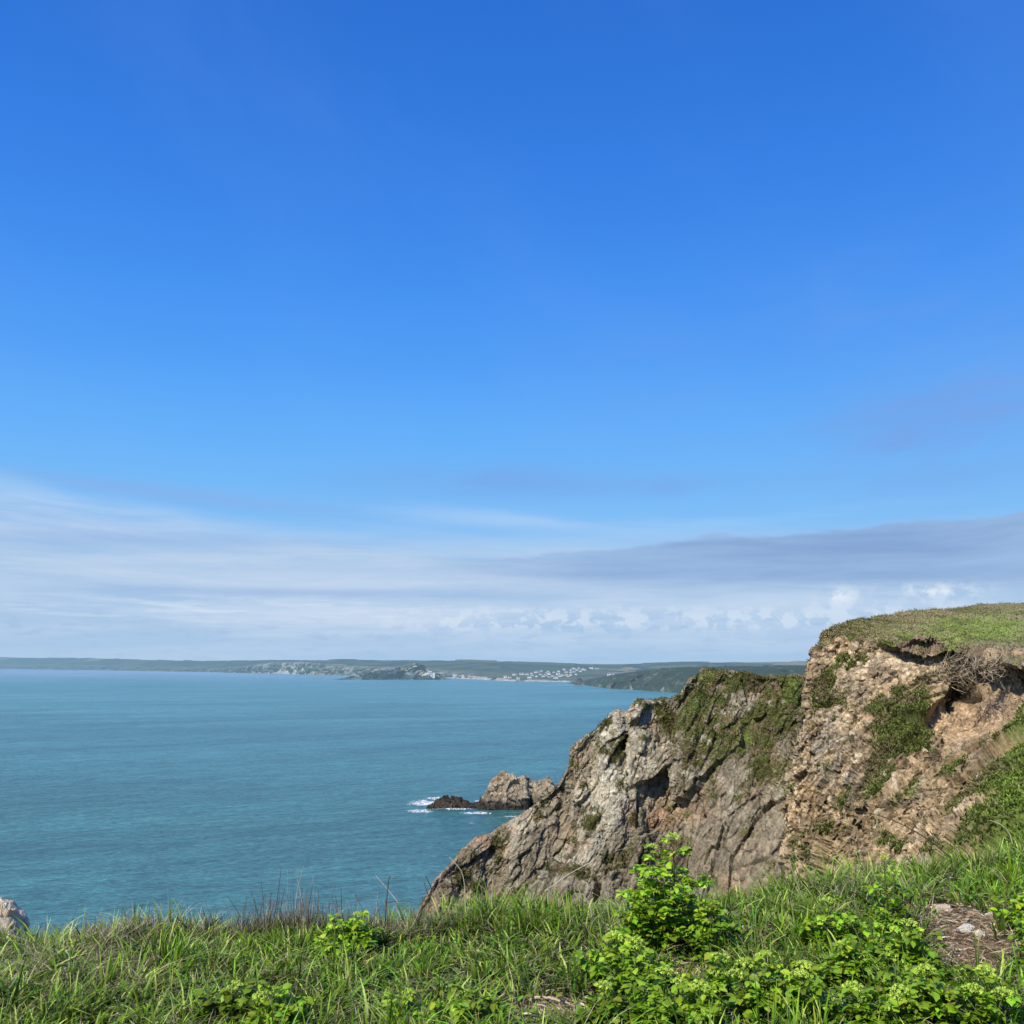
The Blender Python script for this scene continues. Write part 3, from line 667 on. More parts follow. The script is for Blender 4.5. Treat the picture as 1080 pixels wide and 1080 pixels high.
# ------------------------------------------------------------------ right-hand earth cliff with turf on top
RW = [
 [(882, 670, 60), (902, 661, 63), (930, 654, 68), (970, 647, 74), (1010, 642.5, 80), (1060, 638.5, 86), (1150, 633, 90), (1300, 624, 95)],
 [(868, 683, 57), (890, 672, 56.5), (915, 668, 56), (950, 675, 54), (1000, 678, 53), (1040, 683, 51.5), (1110, 690, 46), (1300, 680, 40)],
 [(861, 692, 56.3), (885, 690, 55.3), (912, 688, 54.4), (950, 689, 53.5), (1000, 692, 52.7), (1040, 698, 51.0), (1110, 708, 45.0), (1300, 708, 38)],
 [(852, 722, 55.5), (880, 722, 54), (912, 722, 52.5), (950, 722, 51.5), (990, 722, 50.3), (1030, 728, 49.9), (1110, 738, 43.0), (1300, 750, 34)],
 [(846, 765, 54.5), (872, 765, 52.5), (905, 765, 50.5), (940, 765, 48.6), (985, 765, 47.8), (1030, 770, 47.6), (1090, 768, 41.6), (1300, 800, 29)],
 [(841, 808, 53.5), (868, 810, 51), (900, 812, 48.5), (940, 812, 45.5), (985, 812, 43.5), (1030, 808, 41), (1090, 806, 36), (1300, 850, 24)],
 [(829, 855, 52.5), (858, 858, 49.5), (895, 860, 46.5), (935, 862, 42.5), (985, 862, 39.5), (1030, 860, 35), (1090, 858, 30), (1300, 900, 19)],
 [(833, 905, 51), (858, 912, 48), (895, 915, 44.5), (935, 918, 40), (985, 920, 35.5), (1030, 920, 30), (1090, 915, 25), (1300, 950, 15)],
 [(820, 1000, 49), (848, 1010, 46), (883, 1020, 42), (930, 1020, 37), (985, 1020, 31), (1030, 1020, 26), (1090, 1000, 20), (1300, 1010, 12)]]
rows = []
for r in RW:
    r = np.array(r, float); w = W(r[:, 0], r[:, 1], r[:, 2])
    rows.append(np.concatenate([[w[0] + [18, 26, -4]], [w[0] + [3.4, 5.5, -0.4]], w]))
top = rows[0].copy(); bk = top + np.array([15, 25, -2.5]); bk0 = top + np.array([34, 60, -14.0])
dn = rows[-1] + np.array([-0.5, -1.5, -12.0]); dn2 = rows[-1] + np.array([-1, -4, 0.0]); dn2[:, 2] = -3
rows = [bk0, bk] + rows + [dn, dn2]
G = loft(np.stack(rows), [4, 12, 60, 26, 60, 64, 64, 64, 64, 34, 6, 5], [14, 24, 62, 62, 66, 84, 78, 96, 60])
n = normals(G)
if n[300, 300, 1] > 0: n = -n
shp = G.shape[:2]; P = G.reshape(-1, 3); n = n.reshape(-1, 3)
rowi = np.repeat(np.arange(shp[0]), shp[1]); TOP0 = 4 + 12; EDGE = TOP0 + 60
uu, vv = PX(P); ontop = 1 - sm(EDGE - 4, EDGE + 5, rowi + 9 * vnoise(P * 0.9, 7) + 7 * vnoise(P * 2.3, 8) - 6)
a = np.array([0.80, 0.1, 0.55]); a /= np.linalg.norm(a); b = np.array([-0.5, 0.1, 0.8]); b -= a * (a @ b); b /= np.linalg.norm(b); cax = np.cross(a, b)
stony0 = np.clip(1 - 1.4 * ell(uu, vv, 1040, 760, 50, 36, 8) - 0.5 * ell(uu, vv, 945, 700, 50, 9), 0.2, 1) * (1 - ontop)
f0, e0, i0 = facets(qv(P, 0.4) * [0.16, 0.4, 0.3], 170, 1.2)
P = P + n * (f0 * 0.5 * (1 - ontop))[:, None]
f1, e1, i1 = facets(qv(P, 0.2) * [0.6, 1.3, 1.0], 171, 1.2)
P = P + n * (f1 * 0.24 * stony0)[:, None]; n = renorm(P, n, shp, 0.5)
f2, e2, i2 = facets(qv(P, 0.0) * [1.9, 3.4, 2.8], 172, 1.2)
P = P + n * (f2 * 0.16 * stony0)[:, None]; n = renorm(P, n, shp, 0.5)
f3, e3, i3 = facets(qv(P, 0.0) * [4.5, 7.5, 6], 173, 1.2)
vn = fbm(P * 1.1, 5, 190, 0.6); vn2 = fbm(P * 4.5, 3, 195, 0.6); lum = fbm(P * 0.35, 4, 197); vns = fbm(qv(P, 0.3) * [0.45, 1.7, 1.5], 4, 198, 0.6)
veg = sum(k_ * ell(uu, vv, *e_) for k_, e_ in [(.75, (955, 748, 44, 15, -12)), (.75, (938, 782, 20, 34, 35)), (.6, (975, 770, 26, 22)), (.85, (920, 822, 15, 30, 30)), (.5, (890, 695, 26, 9)), (.45, (862, 720, 9, 26, 10)), (.9, (872, 868, 22, 12, -20)), (.8, (890, 845, 14, 10)), (.9, (870, 730, 12, 16, 25)), (.7, (880, 742, 14, 8)),
     (1.3, (1082, 800, 24, 50, 20)), (1.1, (1090, 858, 38, 50)), (.8, (1040, 888, 30, 16)), (.7, (1010, 815, 16, 8, -30)), (.5, (905, 700, 10, 6)), (.8, (925, 880, 14, 10)), (.6, (860, 905, 10, 8)), (1.0, (1015, 900, 60, 12)), (.6, (960, 830, 12, 10)), (1.2, (1190, 850, 80, 120)), (.6, (1010, 850, 40, 10, -40)), (.9, (1000, 712, 22, 7, -25))])
scar = np.clip(1.3 * ell(uu, vv, 1050, 745, 42, 22, 8) + 0.9 * ell(uu, vv, 1015, 770, 25, 20), 0, 1)
shrub = np.clip(1.4 * ell(uu, vv, 1050, 698, 48, 15, -4) + 0.8 * ell(uu, vv, 1005, 712, 20, 12), 0, 1)
vegm = sm(0.32, 0.78, np.minimum(veg, 1.05) * 0.95 + 0.45 * vn + 0.85 * vns + 0.5 * vn2 - 0.06 - 0.9 * scar + 0.35 * (i1 - 0.5) * (veg < 1))
vegm = np.maximum(vegm * (rowi > EDGE), ontop)
hole = np.clip(ell(uu, vv, 1014, 727, 10, 8) + ell(uu, vv, 1005, 740, 4, 8) + 0.8 * ell(uu, vv, 1026, 733, 6, 6) + 0.7 * ell(uu, vv, 983, 713, 8, 3, -30) + 0.6 * ell(uu, vv, 950, 838, 10, 5, -30) + 0.7 * ell(uu, vv, 985, 800, 9, 4) + 0.7 * ell(uu, vv, 937, 845, 9, 5) + 0.5 * ell(uu, vv, 960, 726, 8, 4), 0, 1)
stony = np.clip(1 - scar - 0.5 * ell(uu, vv, 945, 700, 50, 9), 0.15, 1)
pit = fbm(P * 3.2, 4, 221, 0.65)
disp = (f3 * 0.085 * (1 - vegm) * (0.3 + 0.7 * stony0) - 0.10 * sm(0.15, 0.5, pit) * (1 - ontop) * (0.3 + 0.7 * stony0) + fbm(P * 0.3, 4, 180) * 0.5 * (1 - ontop)
        + (lum * 0.35 + 0.12 * fbm(P * 1.5, 3, 245)) * ontop + vegm * (0.12 * vn + 0.07 * vn2) + vnoise(P * 1.6, 33) * 0.12 * scar - hole * 0.5 * (1 - ontop)
        + 0.10 * np.exp(-((rowi - EDGE) / 6.0) ** 2) * (0.6 + vn) - 0.10 * np.exp(-((rowi - EDGE - 14) / 8.0) ** 2) * (uu > 905) + shrub * 0.25)
fade = 0.35 + 0.65 * sm(0, 6, rowi - TOP0) 
P = P + n * (disp * np.where(rowi < TOP0 + 10, fade, 1))[:, None]
tan = mix(np.tile((0.38, 0.268, 0.145), (len(P), 1)), (0.63, 0.48, 0.285), np.clip(0.45 + 0.8 * fbm(P * 0.5, 4, 200) + 0.4 * (i2 - 0.5), 0, 1))
tan = mix(tan, (0.74, 0.58, 0.39), np.clip(ell(uu, vv, 950, 697, 55, 9) + 0.6 * ell(uu, vv, 905, 712, 30, 16), 0, 1) * 0.85)
tan = mix(tan, (0.36, 0.32, 0.25), np.clip(ell(uu, vv, 868, 785, 24, 28, 20) + .9 * ell(uu, vv, 890, 820, 24, 26, 20) + .6 * ell(uu, vv, 872, 752, 16, 14), 0, 1) * sm(0.2, 0.7, i1 * 0.6 + i2 * 0.4) * 0.85)
tan = mix(tan, (0.21, 0.165, 0.11), np.clip(sm(0.0, 0.5, fbm(P * 0.8, 4, 210)) * 0.75, 0, 1) * (1 - 0.6 * scar))
tan = mix(tan, (0.60, 0.50, 0.35), (i2 > 0.84) * (i3 > 0.3) * stony * 0.55)
tan = mix(tan, (0.50, 0.36, 0.225), scar * 0.85)
tan = tan * (1 - 0.25 * scar * sm(0.0, 0.5, fbm(P * 2.2, 4, 215)))[:, None]
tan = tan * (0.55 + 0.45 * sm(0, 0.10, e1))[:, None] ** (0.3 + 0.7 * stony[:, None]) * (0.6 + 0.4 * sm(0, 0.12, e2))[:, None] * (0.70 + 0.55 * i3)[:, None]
tan = mix(tan, (0.03, 0.022, 0.016), np.clip(hole * 1.2, 0, 1) * 0.9)  # hollows also painted near black, standing in for overhang shadow
tan = tan * (1 - 0.45 * sm(0.12, 0.5, pit) * (1 - 0.4 * scar))[:, None] * (1 + 0.35 * fbm(P * 0.45, 4, 223))[:, None]  # speckled shadow of the pits painted into the earth colour
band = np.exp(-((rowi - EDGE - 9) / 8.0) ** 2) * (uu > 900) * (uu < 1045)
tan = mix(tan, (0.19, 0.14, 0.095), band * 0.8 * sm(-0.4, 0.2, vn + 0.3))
gr = mix(np.tile((0.17, 0.20, 0.055), (len(P), 1)), (0.26, 0.21, 0.12), sm(-0.1, 0.45, fbm(P * 0.7, 4, 230)))
gr = mix(gr, (0.18, 0.26, 0.045), np.clip(ell(uu, vv, 1075, 810, 26, 60, 15) + ell(uu, vv, 1080, 870, 30, 40) + 0.7 * ontop * ell(uu, vv, 1060, 670, 90, 14), 0, 1) * sm(-0.4, 0.3, vn))
gr = mix(gr, (0.17, 0.14, 0.09), shrub * 0.8)
gr = mix(gr, (0.17, 0.14, 0.075), ontop * sm(20, 0, vv - np.interp(uu, [880, 1000, 1080], [662, 641, 636])) * 0.7)
gr = mix(gr, (0.25, 0.20, 0.11), ontop * sm(0.05, 0.4, fbm(P * [0.25, 0.12, 0.25], 4, 241)) * 0.7)
gr = mix(gr, (0.08, 0.10, 0.03), ontop * sm(0.15, 0.5, fbm(P * 0.8, 4, 243)) * 0.6)
gr *= (0.85 + 0.45 * vn2 + 0.15 * vn + 0.45 * ontop)[:, None]
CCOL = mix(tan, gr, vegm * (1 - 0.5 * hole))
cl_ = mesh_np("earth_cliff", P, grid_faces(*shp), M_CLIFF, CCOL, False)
tag(cl_, "tan crumbling earth cliff with green turf on top at the right", "cliff", kind="structure")
CLV = (P, vegm, gr, n, ontop, shrub, uu, vv, rowi)

# ------------------------------------------------------------------ blade builder
def blades(base, h, w, lean, laz, col, levels=(0, 0.4, 0.75, 1.0), up=None, tipw=0.08, colt=None):
    n = len(base); L = len(levels)
    ld = np.stack([np.cos(laz), np.sin(laz), 0 * laz], -1)
    wa = laz + math.pi / 2 + RNG.uniform(-1.3, 1.3, n); wd = np.stack([np.cos(wa), np.sin(wa), 0 * wa], -1)
    V = np.zeros((n, L, 2, 3), np.float32); C = np.zeros((n, L, 2, 3), np.float32)
    for k, t_ in enumerate(levels):
        hor = (0.25 * t_ + 0.75 * t_ ** 2) * lean * h; ver = h * t_ * (1 - 0.42 * np.minimum(lean, 1.3) * t_)
        c0 = base + ld * hor[:, None]; c0 = c0.copy(); c0[:, 2] += ver
        ww = w * (1 - t_ ** 1.8) * 0.5 + w * tipw * 0.5
        V[:, k, 0] = c0 - wd * ww[:, None]; V[:, k, 1] = c0 + wd * ww[:, None]
        s_ = 0.06 + 1.12 * t_  # shade between tufts put into the colour: blades darken towards the base
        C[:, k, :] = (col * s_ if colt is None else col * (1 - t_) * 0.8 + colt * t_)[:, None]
    V = V.reshape(-1, 3); C = C.reshape(-1, 3)
    b = (np.arange(n) * L * 2)[:, None, None] + (np.arange(L - 1) * 2)[None, :, None]
    F = (b + np.array([0, 1, 3, 2])[None, None, :]).reshape(-1, 4)
    return V, F, C

def surface_tufts(name, PP, prob, colr, N, h, w, mat, label, jitter=0.3, hs=None):
    idx = RNG.choice(len(PP), N, p=prob / prob.sum())
    base = PP[idx] + RNG.normal(0, jitter * 0.2, (N, 3)); hh = h * RNG.uniform(0.4, 1.3, N)
    if hs is not None: hh = hh * hs[idx]
    c = 1.35 * colr[idx] * RNG.uniform(0.6, 1.6, (N, 1)) * np.array([1.1, 1.1, 1.0])
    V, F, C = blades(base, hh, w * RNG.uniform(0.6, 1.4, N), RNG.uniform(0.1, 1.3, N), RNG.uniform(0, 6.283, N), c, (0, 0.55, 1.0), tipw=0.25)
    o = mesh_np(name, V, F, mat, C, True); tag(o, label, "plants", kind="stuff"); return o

P, vegm, gr, n = HLV
pr = vegm * np.clip(n[:, 2] + 0.6, 0.1, 1) * (PX(P)[1] > 690) ; pr[:shp[1]] = 0
surface_tufts("headland_scrub", P, pr, gr, 52000, 0.13, 0.08, M_TUFT, "rough green and brown scrub growing in patches on the craggy middle cliff")
P, vegm, gr, n, ontop, shrub, uu, vv, rowi = CLV
inview = (uu > 820) & (uu < 1110) & (vv > 620) & (vv < 930) & (rowi > 12)
dist_w = np.clip(P[:, 1] / 55.0, 0.3, 1.5) ** 1.0
pr = sm(0.12, 0.8, vegm) * inview * (ontop * 0.55 + (1 - ontop)) * (1 - 0.6 * shrub)
idx = np.where(pr > 0)[0]
surface_tufts("cliff_turf", P, pr, gr, 120000, 0.15, 0.04, M_TUFT, "tufty green grass on the top and ledges of the tan earth cliff", hs=1 - 0.45 * ontop)

# bare twiggy shrub over the scar
def twig_mass(center, ext, N, seed, rad, length):
    r = np.random.default_rng(seed); paths = []; rads = []
    for k in range(N):
        p = center + r.normal(0, 1, 3) * ext; d = np.array([r.uniform(-1, 1), r.uniform(-0.9, 0.2), r.uniform(-0.35, 0.8)]); d /= np.linalg.norm(d)
        L = length * r.uniform(0.4, 1.2); pts = [p]
        for s_ in range(4):
            d = d + r.normal(0, 0.28, 3); d /= np.linalg.norm(d); pts.append(pts[-1] + d * L / 4)
        paths.append(pts); rads.append(np.linspace(rad * r.uniform(0.6, 1.3), rad * 0.35, 5))
    return paths, rads
k = 0
for (bu, bv, bd, ex, N, lab) in [(1062, 704, 46.8, (1.0, .25, .17), 300, "greyish bare twiggy shrub hanging over the brown earth scar at the picture's right edge"),
                                 (1028, 701, 50.4, (.8, .25, .13), 180, "bare brown shrub at the lip above the dark hollow in the earth cliff"),
                                 (1000, 716, 50.4, (.5, .2, .13), 90, "small tangle of dead twigs left of the dark hollow in the earth cliff")]:
    c0 = W(bu, bv, bd); paths, rads = twig_mass(np.zeros(3), np.array(ex), N, 50 + k, 0.017, 1.0)
    V, F = tubes(paths, rads, 3)
    cc = np.repeat(np.random.default_rng(k).uniform(0.5, 1.5, len(paths)), 15)[:, None] * np.array([0.46, 0.38, 0.27])
    o = empty("bare_shrub", tuple(map(float, c0))); tag(o, lab, "shrub", "bare shrubs on the earth cliff")
    mesh_np("twigs", V, F, M_DRY, cc, True, parent=o)
    nn_ = 500; r_ = np.random.default_rng(90 + k)
    bs = r_.normal(0, 1, (nn_, 3)) * np.array(ex) * [1, 1, 1.1]
    V, F, C = blades(bs, r_.uniform(0.1, 0.25, nn_), r_.uniform(0.03, 0.07, nn_), r_.uniform(0, 1.2, nn_), r_.uniform(0, 6.28, nn_), np.tile((0.13, 0.12, 0.06), (nn_, 1)) * r_.uniform(0.5, 1.5, (nn_, 1)), (0, .5, 1))
    mesh_np("foliage", V, F, M_TUFT, C, True, parent=o)
    k += 1

# ------------------------------------------------------------------ foreground knoll
EU = np.array([-260, 0, 60, 120, 170, 230, 300, 350, 420, 460, 520, 600, 660, 720, 780, 850, 900, 960, 1020, 1080, 1200, 1400], float)
EV = np.array([1008, 1004, 1003, 988, 1000, 994, 984, 986, 990, 984, 972, 972, 968, 965, 958, 948, 940, 934, 924, 914, 902, 890], float)
ED = np.interp(EU, [-260, 0, 300, 460, 700, 1080, 1400], [6.6, 6.7, 7.0, 7.2, 7.3, 8.2, 8.8])
EP = W(EU, EV, ED)
def ground(x, y):
    ye = np.interp(x, EP[:, 0], EP[:, 1]); ze = np.interp(x, EP[:, 0], EP[:, 2])
    z0 = 39.98 + 0.012 * x
    tt = np.clip((y - 1.0) / (ye - 1.0), 0, None)
    zi = z0 + (ze - z0) * np.minimum(tt, 1) ** 1.2
    q = np.maximum(y - ye, 0)
    zo = 0.30 * q ** 1.25 + 0.55 * np.maximum(q - 1.2, 0) ** 1.1
    zo = zo + 1.0 * np.maximum(q - 5, 0)
    p = np.stack([x, y, 0 * x], -1).reshape(-1, 3)
    nz = (0.07 * fbm(p * 1.1, 3, 301) + 0.025 * fbm(p * 5, 3, 305)).reshape(np.shape(x))
    nz = nz * (0.35 + 0.65 * np.clip(np.abs(y - ye) / 0.8, 0, 1))
    return np.maximum(zi - zo + nz, -3.0)
def on_ground(u, v):
    ys_ = np.linspace(3.0, 12.0, 700); w_ = W(np.full(700, u), np.full(700, v), ys_); g_ = ground(w_[:, 0], w_[:, 1])
    below = np.where(w_[:, 2] <= g_)[0]
    k_ = below[0] if len(below) else np.argmin(np.abs(ys_ - np.interp(w_[:, 0], EP[:, 0], EP[:, 1])))
    return np.array([w_[k_, 0], ys_[k_], g_[k_]])
ysg = np.concatenate([np.linspace(-60, -4, 12), np.linspace(-3.5, 3.2, 20), np.linspace(3.25, 9.5, 200), np.linspace(9.7, 60, 60)])
xsg = np.concatenate([np.linspace(-90, -7, 20), np.linspace(-6.5, 6.5, 330), np.linspace(7, 60, 18)])
X, Y = np.meshgrid(xsg, ysg); Z = ground(X, Y)
P = np.stack([X, Y, Z], -1).reshape(-1, 3)
gu, gv = PX(P)
DIRT = lambda u, v: np.clip(1.7 * ell(u, v, 1035, 1000, 46, 42, 10) + 1.0 * ell(u, v, 790, 985, 38, 12) + 1.0 * ell(u, v, 735, 1030, 40, 9) + 1.1 * ell(u, v, 585, 1066, 36, 12) + .9 * ell(u, v, 870, 1072, 16, 20) + .6 * ell(u, v, 640, 990, 14, 16) + .8 * ell(u, v, 985, 965, 30, 10), 0, 1)
c_ = mix(np.tile((0.022, 0.018, 0.010), (len(P), 1)), (0.22, 0.145, 0.085), np.clip(DIRT(gu, gv) + 0.25 * fbm(P * 6, 3, 310), 0, 1))  # soil under the grass painted near black for shaded gaps, brown where bare
c_ = mix(c_, (0.10, 0.12, 0.045), np.clip((Y.ravel() > 9.6) * 0.8 + (Y.ravel() < 4.0) * 0.8 + (np.abs(X.ravel()) > Y.ravel() * 0.56 + 2.0) * 0.8, 0, 0.8))
gd = mesh_np("ground", P, grid_faces(*X.shape), M_SOIL, c_, True)
tag(gd, "grassy clifftop ground in the foreground", "ground", kind="structure")

# grass
def scatter(N, y0=4.1, over=0.9):
    x_ = RNG.uniform(-7.6, 7.6, N); y_ = RNG.uniform(0, 1, N)
    ye = np.interp(x_, EP[:, 0], EP[:, 1]); y_ = y0 + y_ ** 0.95 * (ye + over - y0)
    ok = (np.abs(x_) < y_ * 0.56 + 0.3) | ((np.abs(x_) < y_ * 0.56 + 3.0) & (RNG.uniform(0, 1, N) < 0.40))
    x_ = x_[ok]; y_ = y_[ok]; return x_, y_, ye[ok]
NT_ = 11500
tx, ty, te = scatter(NT_)
p2 = np.stack([tx, ty, 0 * tx], -1)
tu, tv = PX(np.stack([tx, ty, ground(tx, ty)], -1))
tall = fbm(p2 * 1.6, 3, 320); dry = fbm(p2 * 1.3, 3, 330)
dryb = np.clip(0.8 * ell(tu, tv, 90, 1035, 90, 45) + .8 * ell(tu, tv, 130, 990, 70, 16) + 0.6 * ell(tu, tv, 245, 985, 60, 12) + .7 * ell(tu, tv, 660, 1000, 30, 30) + .8 * ell(tu, tv, 890, 1060, 26, 22) + .5 * ell(tu, tv, 460, 985, 30, 12) + .5 * ell(tu, tv, 590, 1010, 60, 20), 0, 1)
herb = np.clip(sum(k_ * ell(tu, tv, *e_) for k_, e_ in [(1, (710, 985, 55, 45)), (1, (700, 1060, 60, 40)), (.9, (830, 1065, 60, 22)), (.9, (960, 1050, 60, 40)), (.7, (880, 1000, 40, 16)), (.7, (480, 1068, 100, 16))]), 0, 1)
tu_out = (tu < -60) | (tu > 1140)
keep = RNG.uniform(0, 1, len(tx)) > np.clip(DIRT(tu, tv) * 0.97 + 0.35 * herb, 0, 0.985) 
tx, ty, te, tall, dry, dryb, tu, tv = [q_[keep] for q_ in (tx, ty, te, tall, dry, dryb, tu, tv)]
nb = RNG.integers(8, 24, len(tx)); tsz = RNG.choice([0.55, 0.8, 1.0, 1.35], len(tx)) * RNG.uniform(0.85, 1.15, len(tx)); tlean = np.abs(RNG.normal(0.35, 0.35, len(tx))); rep = np.repeat(np.arange(len(tx)), nb); N = len(rep)
ang = RNG.uniform(0, 6.283, N); rad = np.abs(RNG.normal(0, 0.05, N))
bx, by = tx[rep] + np.cos(ang) * rad, ty[rep] + np.sin(ang) * rad
bz = ground(bx, by) - 0.005
taz = RNG.uniform(0, 6.283, len(tx))
lush = np.clip(ell(tu, tv, 910, 965, 60, 30) + ell(tu, tv, 840, 945, 40, 20) + ell(tu, tv, 500, 970, 90, 30) + ell(tu, tv, 1075, 925, 60, 24) + .8 * ell(tu, tv, 250, 1040, 100, 30), 0, 1)
hh = (0.080 + 0.10 * (tall[rep] + 0.5) + 0.06 * lush[rep]) * RNG.uniform(0.55, 1.35, N)
hh *= tsz[rep]
edge_ = np.exp(-((by - te[rep]) / 0.35) ** 2); hh *= 1 + 0.12 * edge_
az_ = np.where(RNG.uniform(0, 1, N) < 0.55, ang, taz[rep] + RNG.normal(0, 0.5, N)); az_ = az_ + 0.0
lean = np.abs(RNG.normal(0.38, 0.42, N)) + 0.7 * tlean[rep]
isdry = RNG.uniform(0, 1, N) < np.clip(0.22 + 0.42 * dry[rep] + 0.5 * dryb[rep] + 0.05 * edge_, 0.04, 0.85)
gcol = np.stack([RNG.uniform(0.24, 0.46, N), RNG.uniform(0.48, 0.74, N), RNG.uniform(0.02, 0.06, N)], -1) * RNG.uniform(0.5, 1.15, (N, 1)) * RNG.uniform(0.4, 1.15, (len(tx), 1))[rep]
gcol *= (0.8 + 0.35 * fbm(p2[keep][rep] * 2.2, 2, 340))[:, None]
gcol = mix(gcol, (0.70, 0.84, 0.20), (RNG.uniform(0, 1, N) < 0.13) * 0.8)
dcol = np.stack([RNG.uniform(0.45, 0.85, N)] * 3, -1) * np.array([1.05, 0.86, 0.54])
dcol = np.where((RNG.uniform(0, 1, N) < 0.3)[:, None], dcol * 0.45, dcol)
col = np.where(isdry[:, None], dcol, gcol)
lean = np.where(isdry, lean * 1.5, lean); wd_ = np.where(isdry, RNG.uniform(0.0035, 0.0075, N), RNG.uniform(0.007, 0.018, N))
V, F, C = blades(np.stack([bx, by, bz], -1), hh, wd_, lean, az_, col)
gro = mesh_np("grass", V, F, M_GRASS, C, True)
tag(gro, "thick green grass mixed with straw-coloured blades along the clifftop edge", "grass", kind="stuff")

# flat dead thatch and leaf litter
def litter(name, N, wfun, size, cols, lab, cat):
    x_, y_, te_ = scatter(N * 4, over=0.2); u_, v_ = PX(np.stack([x_, y_, ground(x_, y_)], -1)); w_ = wfun(u_, v_)
    k_ = RNG.uniform(0, 1, len(x_)) < w_; x_, y_ = x_[k_][:N], y_[k_][:N]; n_ = len(x_)
    z_ = ground(x_, y_) + RNG.uniform(0.003, 0.03, n_)
    a_ = RNG.uniform(0, 6.28, n_); L_ = size[0] * RNG.uniform(0.4, 1.3, n_); Wd = size[1] * RNG.uniform(0.5, 1.3, n_); tl = RNG.normal(0, 0.35, n_)
    dx, dy = np.cos(a_), np.sin(a_); c0 = np.stack([x_, y_, z_], -1); D = np.stack([dx, dy, tl], -1) * L_[:, None]; Sx = np.stack([-dy, dx, RNG.normal(0, 0.5, n_)], -1) * Wd[:, None]
    up = np.array([0, 0, 1.0]) * (L_ * 0.15)[:, None]
    V = np.stack([c0 - D, c0 + Sx + up, c0 + D, c0 - Sx + up * 0.3], 1).reshape(-1, 3)
    F = (np.arange(n_) * 4)[:, None] + np.array([0, 1, 2, 3])
    cc = np.asarray(cols)[RNG.integers(0, len(cols), n_)] * RNG.uniform(0.6, 1.3, (n_, 1))
    o = mesh_np(name, V, F, M_DRY, np.repeat(cc, 4, 0), False); tag(o, lab, cat, kind="stuff")
litter("dead_thatch", 26000, lambda u, v: 0.14 + 0.86 * DIRT(u, v), (0.045, 0.0022), [(0.42, 0.34, 0.22), (0.30, 0.22, 0.13), (0.20, 0.14, 0.09), (0.5, 0.43, 0.31)], "loose dead straw lying between the grass tufts", "straw")
litter("leaf_litter", 9000, lambda u, v: 0.05 + 0.95 * DIRT(u, v), (0.013, 0.007), [(0.33, 0.20, 0.12), (0.42, 0.29, 0.19), (0.20, 0.13, 0.08), (0.50, 0.40, 0.30)], "brown fallen leaf litter on the bare soil patches", "leaf litter")

# low broad-leaved ground cover
def leaflet_mesh(base, D, Sd, Nn, L_, Wd, col, fold=0.15, droop=0.2):
    """many serrated ovate leaflets; returns V,F,C (all quads)"""
    prof = [(0.0, 0.06), (0.22, 0.72), (0.45, 1.0), (0.70, 0.78), (0.86, 0.42), (1.0, 0.04)]
    n_ = len(base); K = len(prof); V = np.zeros((n_, K, 3, 3), np.float32); C = np.zeros((n_, K, 3, 3), np.float32)
    for k_, (t_, w_) in enumerate(prof):
        mid_ = base + D * (L_ * t_)[:, None] - Nn * (droop * L_ * t_ * t_)[:, None]
        zig = 1 + (0.14 if k_ % 2 else -0.10)
        side_ = Sd * (Wd * w_ * zig * 0.5)[:, None]; rise = Nn * (fold * Wd * w_)[:, None]
        V[:, k_, 0] = mid_ - side_ + rise; V[:, k_, 1] = mid_; V[:, k_, 2] = mid_ + side_ + rise
        C[:, k_, 0] = col; C[:, k_, 2] = col; C[:, k_, 1] = col * 1.25
    b = (np.arange(n_) * K * 3)[:, None, None, None] + (np.arange(K - 1) * 3)[None, :, None, None] + np.arange(2)[None, None, :, None]
    F = (b + np.array([0, 1, 4, 3])).reshape(-1, 4)
    return V.reshape(-1, 3), F, C.reshape(-1, 3)
def leaf_frames(n_, r, elev=(0.0, 0.7), azc=None):
    az_ = r.uniform(0, 6.283, n_) if azc is None else azc; el_ = r.uniform(*elev, n_)
    D = np.stack([np.cos(az_) * np.cos(el_), np.sin(az_) * np.cos(el_), np.sin(el_)], -1)
    roll = r.normal(0, 0.35, n_); S0 = np.stack([-np.sin(az_), np.cos(az_), 0 * az_], -1); N0 = np.cross(D, S0)
    N0 *= np.sign(N0[:, 2:3] + 1e-9); S_ = S0 * np.cos(roll)[:, None] + N0 * np.sin(roll)[:, None]; N1 = np.cross(D, S_); N1 *= np.sign(N1[:, 2:3] + 1e-9)
    return D, S_, N1
x_, y_, te_ = scatter(30000, over=0.0); u_, v_ = PX(np.stack([x_, y_, ground(x_, y_)], -1))
w_ = np.clip(1.0 * ell(u_, v_, 480, 1062, 110, 20) + .7 * ell(u_, v_, 300, 1075, 60, 18) + .9 * ell(u_, v_, 800, 1070, 130, 22) + .8 * ell(u_, v_, 690, 1000, 60, 40) + .8 * ell(u_, v_, 960, 950, 60, 18) + .7 * ell(u_, v_, 1040, 940, 50, 14) + .6 * ell(u_, v_, 700, 1030, 80, 30) + .6 * ell(u_, v_, 930, 1040, 80, 30) + .35 * ell(u_, v_, 520, 1010, 80, 20) + 0.015, 0, 1)
k_ = RNG.uniform(0, 1, len(x_)) < w_ * 0.55; x_, y_ = x_[k_], y_[k_]; n_ = len(x_)
D, S_, N1 = leaf_frames(n_, RNG, (-0.1, 0.8)); cc = np.stack([RNG.uniform(.08, .26, n_), RNG.uniform(.18, .38, n_), RNG.uniform(.015, .035, n_)], -1)
L_ = RNG.uniform(0.018, 0.042, n_)
V, F, C = leaflet_mesh(np.stack([x_, y_, ground(x_, y_) + RNG.uniform(0.01, 0.075, n_)], -1), D, S_, N1, L_, L_ * RNG.uniform(0.6, 0.9, n_), cc)
